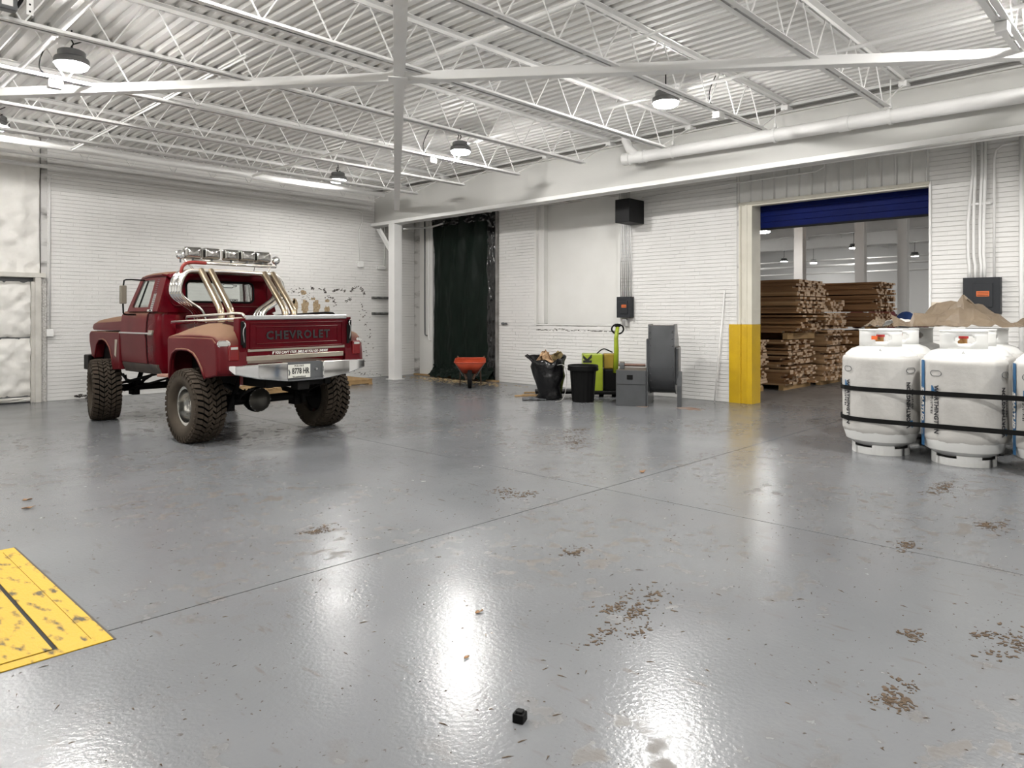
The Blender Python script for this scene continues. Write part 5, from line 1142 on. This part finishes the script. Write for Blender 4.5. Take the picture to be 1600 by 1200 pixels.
stack(14.40, 15.75, 5.92, 1.16, 1.50, 'rough board in the slumped middle pile of the left lumber stack', 'boards of the middle left pile', False, 3, .16)
stack(14.30, 15.80, 5.84, 1.56, 2.24, 'rough board in the top pile of the left lumber stack', 'boards of the top left pile', True, 4, .06)
stack(15.95, 17.15, 5.90, .10, 1.85, 'rough board in the pile behind the left lumber stack', 'boards of the pile behind', False, 5, .10)
stack(17.70, 19.00, 5.42, .10, 1.15, 'rough board in the lower pile of the far lumber stack', 'boards of the lower far pile', False, 6, .08)
stack(17.70, 19.00, 5.42, 1.25, 2.30, 'rough board in the top pile of the far lumber stack', 'boards of the top far pile', False, 7, .10)
def bolster(x0, x1, y, z, h, lab):
    for k in range(3):
        o = MB().b2((x0, y + .05 + k * 1.6, z), (x1, y + .15 + k * 1.6, z + h)).build('timber_bearer', M_PINE); tag(o, lab, 'timber', lab + ', set of three')
bolster(12.75, 13.9, 6.3, 0, .098, 'timber bearer below the pile by the jamb'); bolster(14.27, 15.65, 6.05, 0, .098, 'timber bearer below the lower left pile'); bolster(14.35, 15.75, 6.0, 1.03, .128, 'timber bearer between the lower and middle left piles')
bolster(15.95, 17.15, 5.95, 0, .098, 'timber bearer below the pile behind the left stack'); bolster(17.7, 19, 5.5, 0, .098, 'timber bearer below the far lumber stack'); bolster(17.7, 19, 5.5, 1.17, .078, 'timber bearer between the far piles')
# red machine and bags beyond
rc = empty('red_machine', (24.6, 6.2, 0)); tag(rc, 'dark red machine body standing beyond the lumber stacks', 'machine'); M_RM = mat('machine_red', (.16, .008, .014), .3, coat=.4)
MB().b2((-.6, -.7, .3), (.9, .9, 1.50)).build('body', M_RM, rc, bevel=.08); MB().b2((-.5, -.6, 1.50), (.8, .8, 1.56)).build('dark_top', M_BLACK, rc, bevel=.03); MB().b2((-.4, -.6, 0), (.6, .7, .3)).build('base', M_BLACK, rc)
for k, (x, y, z, s, c, lab) in enumerate(((20.35, 6.05, 1.50, .30, (.15, .008, .012), 'dark red bag heaped beyond the far lumber stack'), (20.2, 5.45, 1.40, .22, (.02, .07, .26), 'blue bag heaped right of the dark red one'), (19.95, 6.55, 1.42, .24, (.12, .008, .012), 'second dark red bag tucked behind the lumber'))):
    m_ = MB(); rr_ = []
    for i in range(9):
        t = math.pi * i / 8; rr_.append([((s * math.sin(t) + .003) * math.cos(a) * (1 + .35 * mnoise.noise(Vector((a, t * 2, k)))), (s * math.sin(t) + .003) * math.sin(a) * (1 + .35 * mnoise.noise(Vector((a * 1.3, t, k + 5)))), -s * math.cos(t)) for a in [j * 2 * math.pi / 20 for j in range(20)]])
    m_.loft(rr_); tag(m_.build('cloth_bag', mat('bag_%d' % k, c, .6), smooth=True, loc=(x, y, z)), lab, 'bag')
bt = MB(); bt.b2((19.8, 5.4, 0), (20.8, 6.4, .05)); 
bx = empty('work_bench', (20.3, 5.9, 0)); tag(bx, 'dark bench carrying the coloured bags beyond the lumber', 'bench'); MB().b2((-.5, -.7, 1.08), (.5, .9, 1.14)).build('top', M_BLACK, bx)
for sx in (-1, 1):
    for sy in (-1, 1): MB().b2((sx * .45 - .03, sy * .45 - .03, 0), (sx * .45 + .03, sy * .45 + .03, 1.10)).build('leg', M_BLACK, bx)
